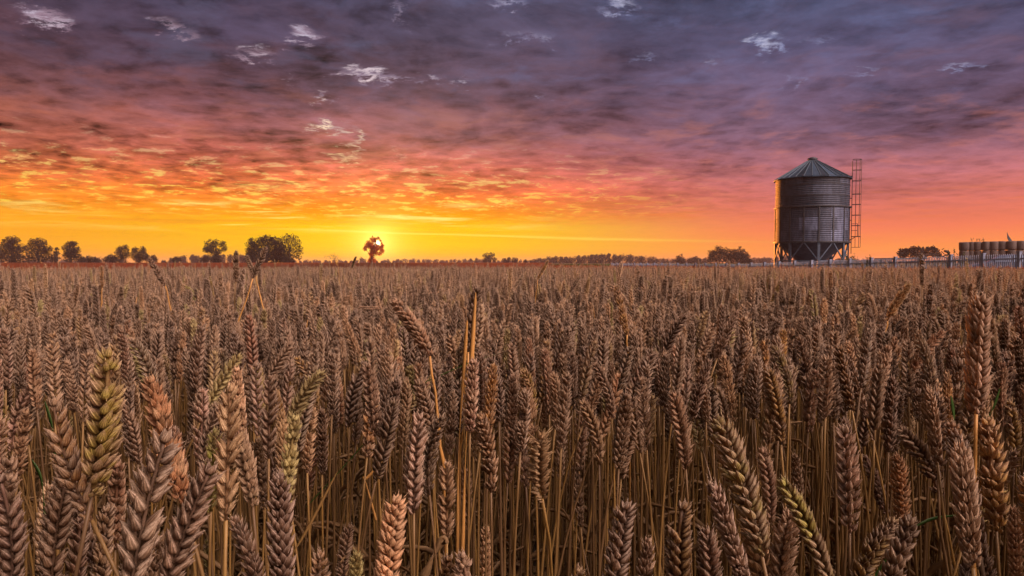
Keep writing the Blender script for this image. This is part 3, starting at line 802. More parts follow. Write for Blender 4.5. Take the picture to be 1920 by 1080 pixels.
# ------------------------------------------------------------------ silo
SY = 60.0; SX = (1520.0 - 960) / F * SY
AZ = math.atan2(SX, SY)                 # the silo's "front" faces the camera
si = empty("grain_silo", (SX, SY, 0))
def sp_(phi, rad, z):                   # phi 0 faces the camera, + is to the right
    a = -math.pi / 2 - AZ + phi
    return Vector((math.cos(a) * rad, math.sin(a) * rad, z))
def zy(py): return EYE + (492 - py) / F * SY
RS = 2.98
def metal(name, base, var, rough, metalv=0.75):
    m, n = mat(name)
    tone = n.attr("sheet")
    tc = n.node('ShaderNodeTexCoord').outputs['Object']
    f = n.noise(n.vm('MULTIPLY', tc, (2.0, 2.0, 0.7)), 1.5, 6, 0.65)
    f2 = n.noise(tc, 14, 4, 0.6)
    c = n.mix(n.ss(f, .3, .75), tuple(v * (1 - var) for v in base), tuple(v * (1 + var * .6) for v in base))
    c = n.mix(1.0, c, n.ramp(tone, [(0, (0.5, 0.5, 0.52)), (1, (1.5, 1.5, 1.6))]), 'MULTIPLY')
    rust = n.ss(n.noise(n.vm('MULTIPLY', tc, (5, 5, .8)), 1.0, 5, .7), .62, .74)
    c = n.mix(n.m('MULTIPLY', rust, .55), c, (0.12, 0.06, 0.035))
    finish(n, c, n.lin(f2, .3, .7, rough - .08, rough + .12), metalv, 0.4, f2, .15, .01)
    return m
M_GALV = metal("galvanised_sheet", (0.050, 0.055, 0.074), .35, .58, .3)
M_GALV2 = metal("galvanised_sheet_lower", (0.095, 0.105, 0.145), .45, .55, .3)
M_ROOF = metal("galvanised_roof", (0.045, 0.07, 0.10), .3, .5, .6)
M_STEEL = noisy("galvanised_steel", (0.07, 0.09, 0.12), (0.12, 0.15, 0.20), 6, 0.5, metal=.5)
M_DARK = noisy("dark_steel", (0.05, 0.05, 0.055), (0.09, 0.09, 0.10), 6, 0.55, metal=.5)

def wall(z0, z1, rad, seams, bands, name, mtl, seed):
    mb = MB(); r = random.Random(seed)
    NSEG = 96; nz = int((z1 - z0) / 0.026)
    tones = {}
    vs = []; sh = []
    fs = []
    # every sheet keeps its own vertices so its tone has a clean edge
    for bi in range(len(bands) - 1):
        za, zb = bands[bi], bands[bi + 1]
        off = seams[bi % 2]
        for s0 in range(12):
            tone = r.random()
            ph0 = 2 * math.pi * s0 / 12 + off; ph1 = ph0 + 2 * math.pi / 12
            m_ = 10; kz = max(6, int((zb - za) / 0.026)); base = len(vs)
            for j in range(kz + 1):
                z = za + (zb - za) * j / kz
                rr = rad + .012 * math.sin(z * 2 * math.pi / .156) + (.006 if (bi + s0) % 2 else 0)
                for i in range(m_ + 1):
                    vs.append(sp_(ph0 + (ph1 - ph0) * i / m_, rr, z)); sh.append(tone)
            for j in range(kz):
                for i in range(m_):
                    q = base + j * (m_ + 1) + i
                    fs.append((q, q + 1, q + m_ + 2, q + m_ + 1))
    mb.add(vs, fs, 0, sheet=sh)
    return mb.build(name, mtl, si, smooth=True)
zt, zm, zb_ = zy(336), zy(391), zy(455)
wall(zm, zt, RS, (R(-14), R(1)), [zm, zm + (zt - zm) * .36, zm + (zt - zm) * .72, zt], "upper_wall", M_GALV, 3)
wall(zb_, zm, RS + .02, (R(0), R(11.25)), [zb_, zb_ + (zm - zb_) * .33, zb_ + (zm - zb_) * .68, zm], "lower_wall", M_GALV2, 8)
def ring(z, rad, h, t, name, mtl):
    mb = MB(); N = 64
    vs = []
    for i in range(N):
        ph = 2 * math.pi * i / N
        vs += [sp_(ph, rad, z - h / 2), sp_(ph, rad + t, z - h / 2), sp_(ph, rad + t, z + h / 2), sp_(ph, rad, z + h / 2)]
    fs = []
    for i in range(N):
        a = i * 4; b = ((i + 1) % N) * 4
        for k in range(4): fs.append((a + k, a + (k + 1) % 4, b + (k + 1) % 4, b + k))
    mb.add(vs, fs); return mb.build(name, mtl, si)
ring(zm, RS + .03, .10, .10, "ring_beam", M_DARK)
ring(zb_, RS + .03, .12, .12, "ring_beam", M_DARK)
for k in range(1, 3): ring(zm + (zt - zm) * .36 * k, RS + .012, .05, .02, "sheet_joint", M_DARK)
# roof: folded sheets with raised seams
mb = MB(); NR = 30; za = zy(302); RE = 3.15; ze = zt - .10
for i in range(NR):
    p0 = 2 * math.pi * i / NR; p1 = 2 * math.pi * (i + 1) / NR; tn = random.Random(i).random()
    q = [sp_(p0, RE, ze), sp_(p1, RE, ze), sp_(p1, .32, za), sp_(p0, .32, za)]
    mid = [sp_((p0 + p1) / 2, RE, ze - .012), sp_((p0 + p1) / 2, .32, za)]
    mb.add([q[0], mid[0], mid[1], q[3]], [(0, 1, 2, 3)], 0, sheet=[tn] * 4)
    mb.add([mid[0], q[1], q[2], mid[1]], [(0, 1, 2, 3)], 0, sheet=[tn] * 4)
    lo = [sp_(p0, RE, ze - .07), sp_(p1, RE, ze - .07)]
    mb.add([q[0], q[1], lo[1], lo[0]], [(3, 2, 1, 0)], 0, sheet=[tn] * 4)
    mb.add([lo[0], lo[1], sp_(p1, RS - .05, ze - .05), sp_(p0, RS - .05, ze - .05)], [(0, 1, 2, 3)], 0, sheet=[.1] * 4)
roof = mb.build("roof", M_ROOF, si)
mb = MB()
for i in range(NR):
    p0 = 2 * math.pi * i / NR
    mb.bar(sp_(p0, RE + .005, ze + .025), sp_(p0, .33, za + .025), .035, .05)
mb.build("seam", noisy("bright_seam", (0.10, 0.14, 0.17), (0.17, 0.21, 0.25), 5, .4, metal=.4), roof)
mb = MB()
for (r0, z0, r1, z1) in ((.36, za - .03, .36, za + .10), (.44, za + .10, .40, za + .17), (.40, za + .17, .2, za + .26), (.2, za + .26, .001, za + .29)):
    N = 20
    vs = [sp_(2 * math.pi * i / N, r0, z0) for i in range(N)] + [sp_(2 * math.pi * i / N, r1, z1) for i in range(N)]
    mb.add(vs, [(i, (i + 1) % N, N + (i + 1) % N, N + i) for i in range(N)])
mb.build("roof_cap", M_DARK, roof)
# stiffeners: 16, legs: 8
for k in range(16):
    ph = R(11.25 + 22.5 * k)
    mb = MB()
    a = sp_(ph, RS + .045, zb_ + .06); b = sp_(ph, RS + .045, zm - .05)
    rot = Matrix.Rotation(-math.pi / 2 - AZ + ph, 3, 'Z')
    mb.box((a + b) / 2, (.06, .11, (b - a).length), rot)
    mb.build("stiffener", M_DARK, si)
for k in range(8):
    ph = R(11.25 + 45 * k)
    rot = Matrix.Rotation(-math.pi / 2 - AZ + ph, 3, 'Z')
    lg = MB(); lg.box(sp_(ph, RS, (zb_ - .06 + .12) / 2), (.14, .20, zb_ - .06 - .12), rot)
    lg.box(sp_(ph, RS, .13), (.45, .45, .04), rot)
    lg.build("leg", M_STEEL, si)
    for s in (-1, 1):
        mb = MB(); mb.bar(sp_(ph + s * R(1.6), RS, 1.28), sp_(ph + s * R(21.5), RS, zb_ - .08), .09, .09)
        mb.build("brace", M_STEEL, si)
    mb = MB(); mb.bar(sp_(ph + R(2), RS - .02, 1.16), sp_(ph + R(43), RS - .02, 1.16), .07, .09)
    mb.build("tie_beam", M_STEEL, si)
mb = MB(); N = 48
rings = [(RS - .03, zb_ - .05), (1.15, 1.16), (.35, .62), (.35, .35)]
for (r0, z0), (r1, z1) in zip(rings, rings[1:]):
    vs = [sp_(2 * math.pi * i / N, r0, z0) for i in range(N)] + [sp_(2 * math.pi * i / N, r1, z1) for i in range(N)]
    mb.add(vs, [(i, N + i, N + (i + 1) % N, (i + 1) % N) for i in range(N)])
mb.build("hopper", noisy("hopper_steel", (0.05, 0.048, 0.055), (0.085, 0.08, 0.09), 3, .6, metal=.4), si, smooth=True)
mb = MB()
vs = [sp_(2 * math.pi * i / 40, 4.1, 0.115) for i in range(40)] + [sp_(2 * math.pi * i / 40, 4.1, -.5) for i in range(40)]
mb.add(vs, [tuple(range(40))] + [(i, 40 + i, 40 + (i + 1) % 40, (i + 1) % 40) for i in range(40)])
mb.build("foundation", M_POST, si)
# ladder with safety cage, standing off the right-hand wall
PL = R(88)
o_ = sp_(PL, 1, 0); tl = Vector((-o_.y, o_.x, 0))           # outward, tangential
def lp(out, side, z): return o_ * (RS + out) + tl * side + Vector((0, 0, z))
lz0, lz1 = zy(476), zy(308)
M_RUST = noisy("rusty_ladder_steel", (0.03, 0.028, 0.034), (0.055, 0.045, 0.05), 8, .6, metal=.4)
lad = MB()
for s in (-.22, .22): lad.bar(lp(.16, s, lz0), lp(.16, s, lz1), .04, .04)
for k in range(int((lz1 - lz0) / .3)): lad.bar(lp(.16, -.22, lz0 + .2 + k * .3), lp(.16, .22, lz0 + .2 + k * .3), .03)
lo = lad.build("ladder", M_RUST, si)
for z in (zy(335), zy(375), zy(415), zy(450)):
    for s in (-.22, .22):
        mb = MB(); mb.bar(lp(.0, s, z), lp(.16, s, z), .04, .04); mb.build("bracket", M_RUST, lo)
cage = []
for k, py in enumerate((305, 324.5, 343.8, 367.8, 386.7, 406, 425)):
    z = zy(py); mb = MB()
    pts = [lp(.16, -.26, z)] + [lp(.16 + .38 + .38 * math.sin(t), -.38 * math.cos(t) , z) for t in [i * math.pi / 10 for i in range(11)]] + [lp(.16, .26, z)]
    pts = [lp(.16, -.24, z)] + [lp(.45 + .40 * math.sin(t), -.37 * math.cos(t), z) for t in [i * math.pi / 10 for i in range(11)]] + [lp(.16, .24, z)]
    if k == 0: pts = [p + Vector((0, 0, (p - lp(.16, 0, z)).length * -.03)) for p in pts]
    for a, b in zip(pts, pts[1:]): mb.bar(a, b, .026, .04)
    mb.build("cage_hoop", M_RUST, lo)
for t, zlow in ((0.0, 465), (.25, 445), (.5, 464), (.75, 464), (1.0, 425)):
    th = t * math.pi; mb = MB()
    mb.bar(lp(.45 + .40 * math.sin(th), -.37 * math.cos(th), zy(zlow)), lp(.45 + .40 * math.sin(th), -.37 * math.cos(th), zy(305)), .032, .022)
    mb.build("cage_bar", M_RUST, lo)
mb = MB(); z = zy(445)
mb.box(lp(.5, 0, z), (.75, .75, .05), Matrix.Rotation(math.atan2(o_.y, o_.x), 3, 'Z'))
mb.bar(lp(.02, 0, z - .35), lp(.5, 0, z), .05)
mb.build("landing", M_RUST, lo)
mb = MB()
for z in (zy(422), zy(434)): mb.bar(lp(.16, -.3, z), lp(.62, -.3, z), .04)
mb.bar(lp(.62, -.3, zy(422)), lp(.62, -.3, zy(445)), .04)
mb.bar(lp(.2, 0, zy(464.5)), lp(.85, 0, zy(464.5)), .04)
mb.build("guard_rail", M_RUST, lo)
tag(si, "round galvanised steel grain silo on legs with conical roof and caged side ladder", "silo")

# ------------------------------------------------------------------ trees
def leafcloud(mb, c, rr, n, size, r, squash=(1, 1, 1)):
    for _ in range(n):
        v = Vector((r.gauss(0, 1), r.gauss(0, 1), r.gauss(0, 1))).normalized() * (r.random() ** 0.42)
        lump = 1 + .22 * math.sin(v.x * 7 + c.x) * math.sin(v.z * 6 + c.z)
        p = c + Vector((v.x * squash[0], v.y * squash[1], v.z * squash[2])) * rr * lump
        s = size * r.uniform(.5, 1.2)
        a = Vector((r.gauss(0, 1), r.gauss(0, 1), r.gauss(0, 1))).normalized(); b = a.orthogonal().normalized()
        b = Matrix.Rotation(r.uniform(0, 6.28), 3, a) @ b; cc = a.cross(b)
        mb.add([p - b * s, p + cc * s * .5 - b * .1 * s, p + b * s, p - cc * s * .5], [(0, 1, 2, 3)])

def tree(name, label, clumps, org, k, d, base_px, cat="tree", group=None, leafm=None, dens=1.0, size=None, trunk_w=0.35, low=False, kids=True):
    """clumps: (cx, cy, r) in crop pixels; org crop origin, k crop scale; d distance"""
    leafm = leafm or M_LEAF
    r = random.Random(int(base_px * 13 + d))
    root = at(base_px, 492, d); root.z = 0
    e = empty(name, root)
    size = size or d / F * 1.15
    cr = MB(); tr = MB()
    pts = []
    for i, cl in enumerate(clumps):
        cx, cy, cr_ = cl[:3]; dn = cl[3] if len(cl) > 3 else 1.0
        px = org[0] + cx / k; py = org[1] + cy / k; rad = cr_ / k * d / F
        yoff = r.uniform(-.5, .5) * rad
        p = at(px, py, d) + Vector((0, yoff, 0)) - root
        pts.append((p, rad))
        npx = (cr_ / k) ** 2 * 3.14
        leafcloud(cr, p, rad, int(npx * 3.0 * dens * dn) + 25, size, r)
        for q in range(4):      # outlying sprays give an uneven outline
            v = Vector((r.gauss(0, 1), r.gauss(0, 1), r.gauss(0, .8))).normalized() * rad * r.uniform(.85, 1.12)
            leafcloud(cr, p + v, rad * r.uniform(.18, .34), int(npx * .12 * dens * dn) + 8, size, r)
    H = max(p.z for p, _ in pts)
    if low: H *= .6
    tr.tube([(0, 0, -.2), (r.uniform(-.1, .1), 0, H * .3), (r.uniform(-.3, .3), 0, H * .62), (r.uniform(-.3, .3), 0, H * .85)], [trunk_w * 1.25, trunk_w * .9, trunk_w * .55, trunk_w * .2], 8)
    for p, rad in pts:
        s = Vector((0, 0, max(.2, min(H * .75, p.z * .55)))); m_ = s.lerp(p, .5) + Vector((0, 0, rad * .15))
        tr.tube([s, m_, p], [trunk_w * .4, trunk_w * .25, trunk_w * .08], 5)
        for q in range(3):
            v = Vector((r.gauss(0, 1), r.gauss(0, 1), abs(r.gauss(0, .8)))).normalized() * rad * .8
            tr.tube([m_, p + v * .5, p + v], [trunk_w * .14, trunk_w * .08, trunk_w * .03], 4)
    tr.build("trunk", M_BARK, e, smooth=True)
    cr.build("crown", leafm, e)
    tag(e, label, cat, group)
    return e

TG = "trees standing along the horizon"
C2, C3, C4, C7, C8 = (0, 420), (370, 420), (820, 440), (1640, 440), (560, 420)
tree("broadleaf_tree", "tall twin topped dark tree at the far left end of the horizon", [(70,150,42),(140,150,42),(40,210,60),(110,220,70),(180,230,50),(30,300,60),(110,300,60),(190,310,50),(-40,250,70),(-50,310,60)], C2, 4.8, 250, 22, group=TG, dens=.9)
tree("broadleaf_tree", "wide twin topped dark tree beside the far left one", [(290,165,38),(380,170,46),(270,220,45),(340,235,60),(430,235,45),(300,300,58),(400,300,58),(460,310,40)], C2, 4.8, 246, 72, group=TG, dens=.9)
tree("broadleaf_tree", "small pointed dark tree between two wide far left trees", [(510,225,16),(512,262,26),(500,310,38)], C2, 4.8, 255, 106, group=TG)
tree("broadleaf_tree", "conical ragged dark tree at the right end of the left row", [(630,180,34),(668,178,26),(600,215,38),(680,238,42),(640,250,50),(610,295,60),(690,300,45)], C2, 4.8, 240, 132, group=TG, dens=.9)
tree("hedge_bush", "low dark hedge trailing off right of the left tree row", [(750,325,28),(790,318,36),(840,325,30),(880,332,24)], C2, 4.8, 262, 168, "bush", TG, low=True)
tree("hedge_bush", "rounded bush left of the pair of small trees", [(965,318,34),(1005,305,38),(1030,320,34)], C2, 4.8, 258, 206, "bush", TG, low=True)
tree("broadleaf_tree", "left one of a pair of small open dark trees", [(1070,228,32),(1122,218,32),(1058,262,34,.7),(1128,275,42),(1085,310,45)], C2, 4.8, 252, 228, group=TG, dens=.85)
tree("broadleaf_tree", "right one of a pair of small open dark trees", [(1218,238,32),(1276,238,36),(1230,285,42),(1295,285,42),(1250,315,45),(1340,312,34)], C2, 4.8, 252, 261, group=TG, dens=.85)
tree("hedge_bush", "hazy little bush right of the small tree pair", [(1385,305,26),(1395,325,24)], C2, 4.8, 330, 289, "bush", TG, low=True)
tree("hedge_bush", "round dark bush alone in front of the misty wood", [(1590,318,32),(1575,325,24),(1605,325,24)], C2, 4.8, 300, 331, "bush", TG, low=True)
tree("hedge_bush", "tiny bush in the mist left of the small round tree", [(1808,325,20)], C2, 4.8, 330, 377, "bush", TG, low=True)
tree("broadleaf_tree", "small round topped open tree standing alone left of the big round ones", [(90,170,44,.8),(140,150,32),(118,205,46),(200,160,28),(212,192,26,.8),(72,200,26),(165,215,26),(150,255,30),(160,285,30),(130,285,26)], C3, 4.174, 250, 406, group=TG, dens=.8)
tree("hedge_bush", "dim low bush at the foot of the small round tree", [(85,270,28),(60,280,22)], C3, 4.174, 300, 388, "bush", TG, low=True)
tree("broadleaf_tree", "big dense dark tree, left and larger half of the round topped pair", [(430,165,52),(500,135,42),(560,130,42),(620,145,46),(410,225,45),(480,215,70),(580,215,80),(420,270,50),(510,270,60),(610,265,60),(690,265,50),(735,290,28),(660,190,50)], C3, 4.174, 240, 500, group=TG, dens=1.1, trunk_w=.5)
tree("broadleaf_tree", "round tree with sky showing through it, right half of the round topped pair", [(695,125,46,.55),(745,115,40,.5),(785,150,36,.5),(800,200,34,.5),(790,250,32,.5),(730,175,45,.35),(765,215,40,.35),(700,220,45,.8),(730,265,35,.5),(690,280,35)], C3, 4.174, 236, 543, group=TG, dens=.8, trunk_w=.4)
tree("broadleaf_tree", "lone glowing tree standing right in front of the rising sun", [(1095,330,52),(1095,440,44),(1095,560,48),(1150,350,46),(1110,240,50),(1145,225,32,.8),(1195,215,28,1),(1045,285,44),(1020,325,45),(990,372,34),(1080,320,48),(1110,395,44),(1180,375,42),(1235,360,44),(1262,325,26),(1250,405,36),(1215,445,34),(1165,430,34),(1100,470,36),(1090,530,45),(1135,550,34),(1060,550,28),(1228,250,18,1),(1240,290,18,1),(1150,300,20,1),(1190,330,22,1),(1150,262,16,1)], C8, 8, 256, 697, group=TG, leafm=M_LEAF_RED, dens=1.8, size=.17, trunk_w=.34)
tree("broadleaf_tree", "hazy open tree left of the far woods", [(295,128,20,.7),(325,122,18,.7),(310,150,24),(345,150,16,.8),(285,155,14)], C4, 3.2, 420, 917, group=TG, dens=.9)
tree("broadleaf_tree", "hazy low tree between the open one and the rounded one", [(405,155,16),(430,148,14),(415,165,16)], C4, 3.2, 470, 950, group=TG)
tree("broadleaf_tree", "small rounded hazy tree near the start of the far woods", [(466,152,19),(466,165,16)], C4, 3.2, 470, 966, group=TG)
tree("broadleaf_tree", "tiny hazy tree just before the far woods", [(528,162,13),(560,162,11)], C4, 3.2, 520, 986, group=TG)
tree("broadleaf_tree", "very faint domed tree in the mist left of the open hazy tree", [(235,155,13),(200,152,10)], C4, 3.2, 700, 890, group=TG)
tree("broadleaf_tree", "domed hazy tree right of the far woods", [(1455,145,26),(1450,160,22),(1470,160,20)], C4, 3.2, 400, 1275, group=TG)
tree("broadleaf_tree", "low hazy tree left of the dark copse", [(1520,155,22),(1550,150,22),(1575,162,18)], C4, 3.2, 440, 1303, group=TG)
tree("broadleaf_tree", "dark dense copse tree left of the silo", [(1650,120,30),(1690,92,26),(1735,110,32),(1780,115,32),(1820,110,32),(1850,135,30),(1640,150,26),(1690,140,45),(1760,145,45),(1820,150,40),(1872,158,20)], C4, 3.2, 270, 1366, group=TG, dens=1.0)
tree("broadleaf_tree", "domed dark thicket between silo and straw bales", [(540,430,55),(620,370,55),(700,350,55),(780,350,55),(880,310,60),(980,310,55),(1080,330,55),(1180,320,55),(1300,310,60),(1400,350,60),(1460,430,50),(700,430,80),(850,420,90),(1000,420,90),(1150,420,90),(1300,420,90),(620,470,70),(1420,480,60)], C7, 12, 215, 1722, group=TG, dens=.8, size=.25)

# far woods: one mass each
def mass(name, label, spans, d, seed, step=6, leafm=None, size=None):
    r = random.Random(seed); mb = MB(); size = size or d / F * 1.3
    for (x0, x1, ytop0, ytop1) in spans:
        x = x0
        while x < x1:
            t = (x - x0) / max(1, (x1 - x0)); yt = ytop0 + (ytop1 - ytop0) * t + r.uniform(-1.6, 1.6)
            h = 493 - yt; rad = min(h * .62, r.uniform(3.5, 7.0)) / F * d
            yy = d + r.uniform(0, 25)
            top = at(x, yt, d); p = Vector((top.x, yy, top.z - rad))
            leafcloud(mb, p, rad, 150, size, r)
            z = p.z - rad
            while z > -1:
                leafcloud(mb, Vector((p.x + r.uniform(-1, 1) * rad * .5, yy, max(z, 0))), rad * 1.15, 130, size, r); z -= rad * 1.1
            x += r.uniform(.5, 1.3) * step * .8
    o = mb.build(name, leafm or M_LEAF)
    tag(o, label, "woodland", kind="stuff"); return o
mass("far_woods", "long misty strip of woodland on the horizon between lone tree and silo", [(1002, 1035, 486, 481), (1030, 1075, 481, 481), (1075, 1140, 480, 475), (1140, 1230, 475, 480), (1225, 1240, 483, 487)], 560, 3)
mass("far_woods", "misty lower woodland reaching behind copse and silo", [(1235, 1330, 485, 483), (1400, 1470, 484, 481), (1470, 1660, 480, 487), (1660, 1800, 488, 488)], 640, 4)
mass("far_woods", "misty wood of slim trees behind the left horizon bushes", [(306, 330, 484, 479), (332, 358, 477, 478), (361, 400, 478, 478), (400, 470, 477, 477), (150, 215, 482, 484), (288, 306, 486, 488)], 620, 5)
mass("far_treeline", "very faint tree line low on the horizon round the lone tree", [(-300, 160, 488, 488), (540, 680, 487.5, 488), (676, 690, 483, 485), (690, 745, 488, 487), (745, 800, 485.5, 485), (800, 905, 487, 486), (905, 1010, 487.5, 488), (1780, 2300, 488, 488)], 1050, 6, step=9)

# ------------------------------------------------------------------ straw bales
def bale_mat():
    m, n = mat("straw_bale")
    tc = n.node('ShaderNodeTexCoord').outputs['Object']
    f = n.noise(n.vm('MULTIPLY', tc, (4, 4, 22)), 2.0, 6, .7)
    c = n.mix(n.ss(f, .3, .7), (0.085, 0.068, 0.062), (0.20, 0.15, 0.125))
    rv = n.node('ShaderNodeObjectInfo').outputs['Random']
    c = n.mix(1.0, c, n.ramp(rv, [(0, (.75, .75, .78)), (1, (1.05, 1, 1))]), 'MULTIPLY')
    finish(n, c, .9, 0, .1, f, .6, .05); return m
M_BALE = bale_mat()
bx = [(1798, 1816), (1816, 1827.5), (1827.5, 1841.5), (1841.5, 1855.5), (1855.5, 1872), (1872, 1887), (1887, 1905), (1905, 1924), (1925, 1943), (1944, 1963)]
posn = ["leftmost", "second", "third", "fourth", "fifth", "sixth", "seventh", "eighth", "ninth", "tenth"]
bale_mesh = None
def bale_geo(seed):
    r = random.Random(seed); mb = MB(); N = 40
    prof = [(0.0, 0), (.55, 0), (.93, .02), (1, .12), (1.02, .5), (1, .88), (.93, .98), (.55, 1.0), (0.0, 1.0)]
    vs = []
    for rr, z in prof:
        for i in range(N):
            a = 2 * math.pi * i / N; w = rr * (1 + .015 * math.sin(3 * a + seed) + r.uniform(-.012, .012))
            vs.append((math.cos(a) * w * .5, math.sin(a) * w * .5, z + (r.uniform(-.012, .012) if 0 < rr else 0)))
    mb.add(vs, [(j * N + i, j * N + (i + 1) % N, (j + 1) * N + (i + 1) % N, (j + 1) * N + i) for j in range(len(prof) - 1) for i in range(N)])
    return mb.mesh("round_bale", M_BALE, smooth=True)
bms = [bale_geo(i) for i in range(4)]
br = random.Random(4)
for row, nm in enumerate(("bottom", "middle", "top")):
    for i, (x0, x1) in enumerate(bx):
        if row == 0 and i > 7: continue
        d = 108 - i * .45
        c = at((x0 + x1) / 2 + (br.uniform(-.8, .8) if row else 0), 480, d)
        wid = (x1 - x0) / F * d * .93
        zt_ = EYE + (492 - (453.5 - i * .35)) / F * d
        hb = (zt_ - 0.15) / 3
        o = bpy.data.objects.new("straw_bale", bms[(i + row) % 4]); COL.objects.link(o)
        o.location = (c.x, d + (i % 3) * .1, .12 + hb * row); o.scale = (wid, wid, hb * .985)
        o.rotation_euler = (0, R(br.uniform(-2.5, 2.5)) if row else 0, br.uniform(0, 6))
        if i < 8: lb = f"{posn[i]} round straw bale in the {nm} row of the stack" if i else f"round straw bale at the left end of the stack, {nm} row"
        else: lb = f"{posn[i]} round straw bale from the left, {nm} row, beyond the picture edge"
        tag(o, lb, "straw bale", "round straw bales stacked three high behind the fence")
# ragged black sheet flap and weeds on top of the stack
mb = MB(); q = at(1904, 450, 100)
mb.add([Vector((0, 0, 0)), Vector((.9, 0, 0)), Vector((.05, .05, 1.25)), Vector((-.42, 0, 2.2)), Vector((-.25, .1, .7)), Vector((.4, .4, .02))], [(0, 1, 2), (0, 2, 4), (4, 2, 3), (1, 5, 2), (5, 0, 4), (5, 4, 3), (5, 3, 2)])
fl = mb.build("plastic_flap", M_DARK, loc=q - Vector((.3, 0, .1)) + Vector((0, 1, 0))); fl.scale = (.62, .62, .62)
tag(fl, "torn dark sheet flap sticking up from the top of the bales", "plastic sheet")

# ------------------------------------------------------------------ weeds
def weed(name, label, x0, x1, ytop, d, n, seed, hmin=.3, group="tall weeds behind the fence"):
    r = random.Random(seed); c = at((x0 + x1) / 2, 492, d); e = empty(name, (c.x, d, 0))
    st = MB(); lf = MB()
    for k in range(n):
        px = r.uniform(x0, x1); y = r.uniform(-.6, .6); ft = 1 - abs(px - (x0 + x1) / 2) / (x1 - x0) * .8
        h = (EYE + (492 - ytop) / F * d) * r.uniform(hmin, 1.0) * (ft if r.random() < .8 else 1)
        bx_ = (px - (x0 + x1) / 2) / F * d
        t = Vector((bx_ + r.gauss(0, .12), y + r.gauss(0, .1), h))
        st.tube([(bx_, y, 0), (bx_ + (t.x - bx_) * .3, y, h * .5), t], [.012, .008, .003], 4)
        for q in range(int(16 + h * 16)):
            f = r.uniform(.12, 1) ; p = Vector((bx_, y, 0)).lerp(t, f)
            v = Vector((r.gauss(0, 1), r.gauss(0, 1), r.gauss(.5, .5))).normalized(); s = r.uniform(.10, .28) * (1.2 - f * .7)
            w = v.cross(Vector((0, 0, 1))).normalized() * s * .3
            lf.add([p, p + v * s * .5 + w, p + v * s, p + v * s * .5 - w], [(0, 1, 2, 3)])
    st.build("stem", M_WEED, e); lf.build("leaves", M_WEED, e)
    tag(e, label, "weed", group)
weed("weed_clump", "bushy weeds at the right foot of the silo behind the fence", 1572, 1612, 477, 50, 110, 1)
weed("weed_clump", "lower bushy weeds right of the silo weeds", 1606, 1652, 478, 51, 100, 2)
weed("weed_clump", "thin tall weeds growing beside the cultivator arm", 1776, 1797, 463, 46, 34, 3)
weed("weed_clump", "low weeds at the fence foot under the domed thicket", 1735, 1790, 482, 44, 80, 4)
weed("weed_clump", "sparse dry weed in front of the silo hopper", 1590, 1604, 474, 49, 14, 5)
for k, px in enumerate((1822, 1831, 1838, 1845)):
    r = random.Random(60 + k); c = at(px, 454, 109 - k); e = empty("dry_weed", c); mb = MB(); lf = MB()
    for q in range(3):
        t = Vector((r.uniform(-.35, .35), 0, r.uniform(.25, .75))); mb.tube([(0, 0, -.1), t], [.02, .01], 3)
        for m_ in range(4):
            p = t * r.uniform(.4, 1); lf.add([p, p + Vector((.08, 0, .05)), p + Vector((.02, .05, .13))], [(0, 1, 2)])
    mb.build("stem", M_WEED, e); lf.build("leaves", M_WEED, e)
    tag(e, ["leftmost", "second", "third", "rightmost"][k] + " little dry weed sprouting on top of the bale stack", "weed", "weeds on top of the bales")

# ------------------------------------------------------------------ cultivator (old implement) behind the fence
M_IMP = noisy("rusty_implement", (0.035, 0.025, 0.022), (0.10, 0.05, 0.035), 5, .7, metal=.3)
D = 56; c0 = at(1710, 492, D); cu = empty("cultivator", (c0.x, D, 0))
def ip_(px, py, dy=0): return at(px, py, D + dy) - Vector((c0.x, D, 0))
mb = MB(); mb.bar(ip_(1640, 485.8), ip_(1738, 484.2), .10, .16); mb.build("tool_bar", M_IMP, cu)
mb = MB(); mb.bar(ip_(1640, 485.8, 1.2), ip_(1736, 484.4, 1.2), .10, .12); mb.build("tool_bar", M_IMP, cu)
for k in range(12):
    px = 1645 + k * 8; mb = MB(); a = ip_(px, 485.6)
    mb.tube([a, a + Vector((.1, .25, -.25)), a + Vector((.12, .35, -.6)), a + Vector((0, .1, -1.0))], .025, 5); mb.build("tine", M_IMP, cu)
mb = MB(); mb.tube([ip_(1720, 475), ip_(1732, 477.5), ip_(1760, 477.5)], .045, 6)
mb.bar(ip_(1738, 470), ip_(1750, 477.5), .06); mb.bar(ip_(1762, 468), ip_(1752, 477.5), .06); mb.bar(ip_(1730, 484.3), ip_(1742, 477.5), .07)
mb.bar(ip_(1775, 484), ip_(1760, 477.5), .07); mb.build("drawbar_frame", M_IMP, cu)
mb = MB(); mb.tube([ip_(1771, 470.5), ip_(1777, 472), ip_(1779, 474), ip_(1779, 477), ip_(1772, 479), ip_(1764, 482)], [.10, .12, .12, .08, .05, .05], 7)
mb.bar(ip_(1766, 468), ip_(1770, 466), .05); mb.tube([ip_(1765, 471), ip_(1770, 476), ip_(1776, 478.5)], .03, 5); mb.build("hitch_arm", M_IMP, cu)
for px in (1650, 1728):
    mb = MB(); a = ip_(px, 488, .6); a.z = .42
    pts = [a + Vector((math.cos(t) * .32, 0, math.sin(t) * .32)) for t in [i * math.pi / 8 for i in range(17)]]
    mb.tube(pts, .1, 6); mb.tube([a - Vector((0, .12, 0)), a + Vector((0, .12, 0))], .12, 8); mb.build("wheel", M_DARK, cu)
tag(cu, "rusty low cultivator with a bent hitch arm resting behind the fence", "farm implement")

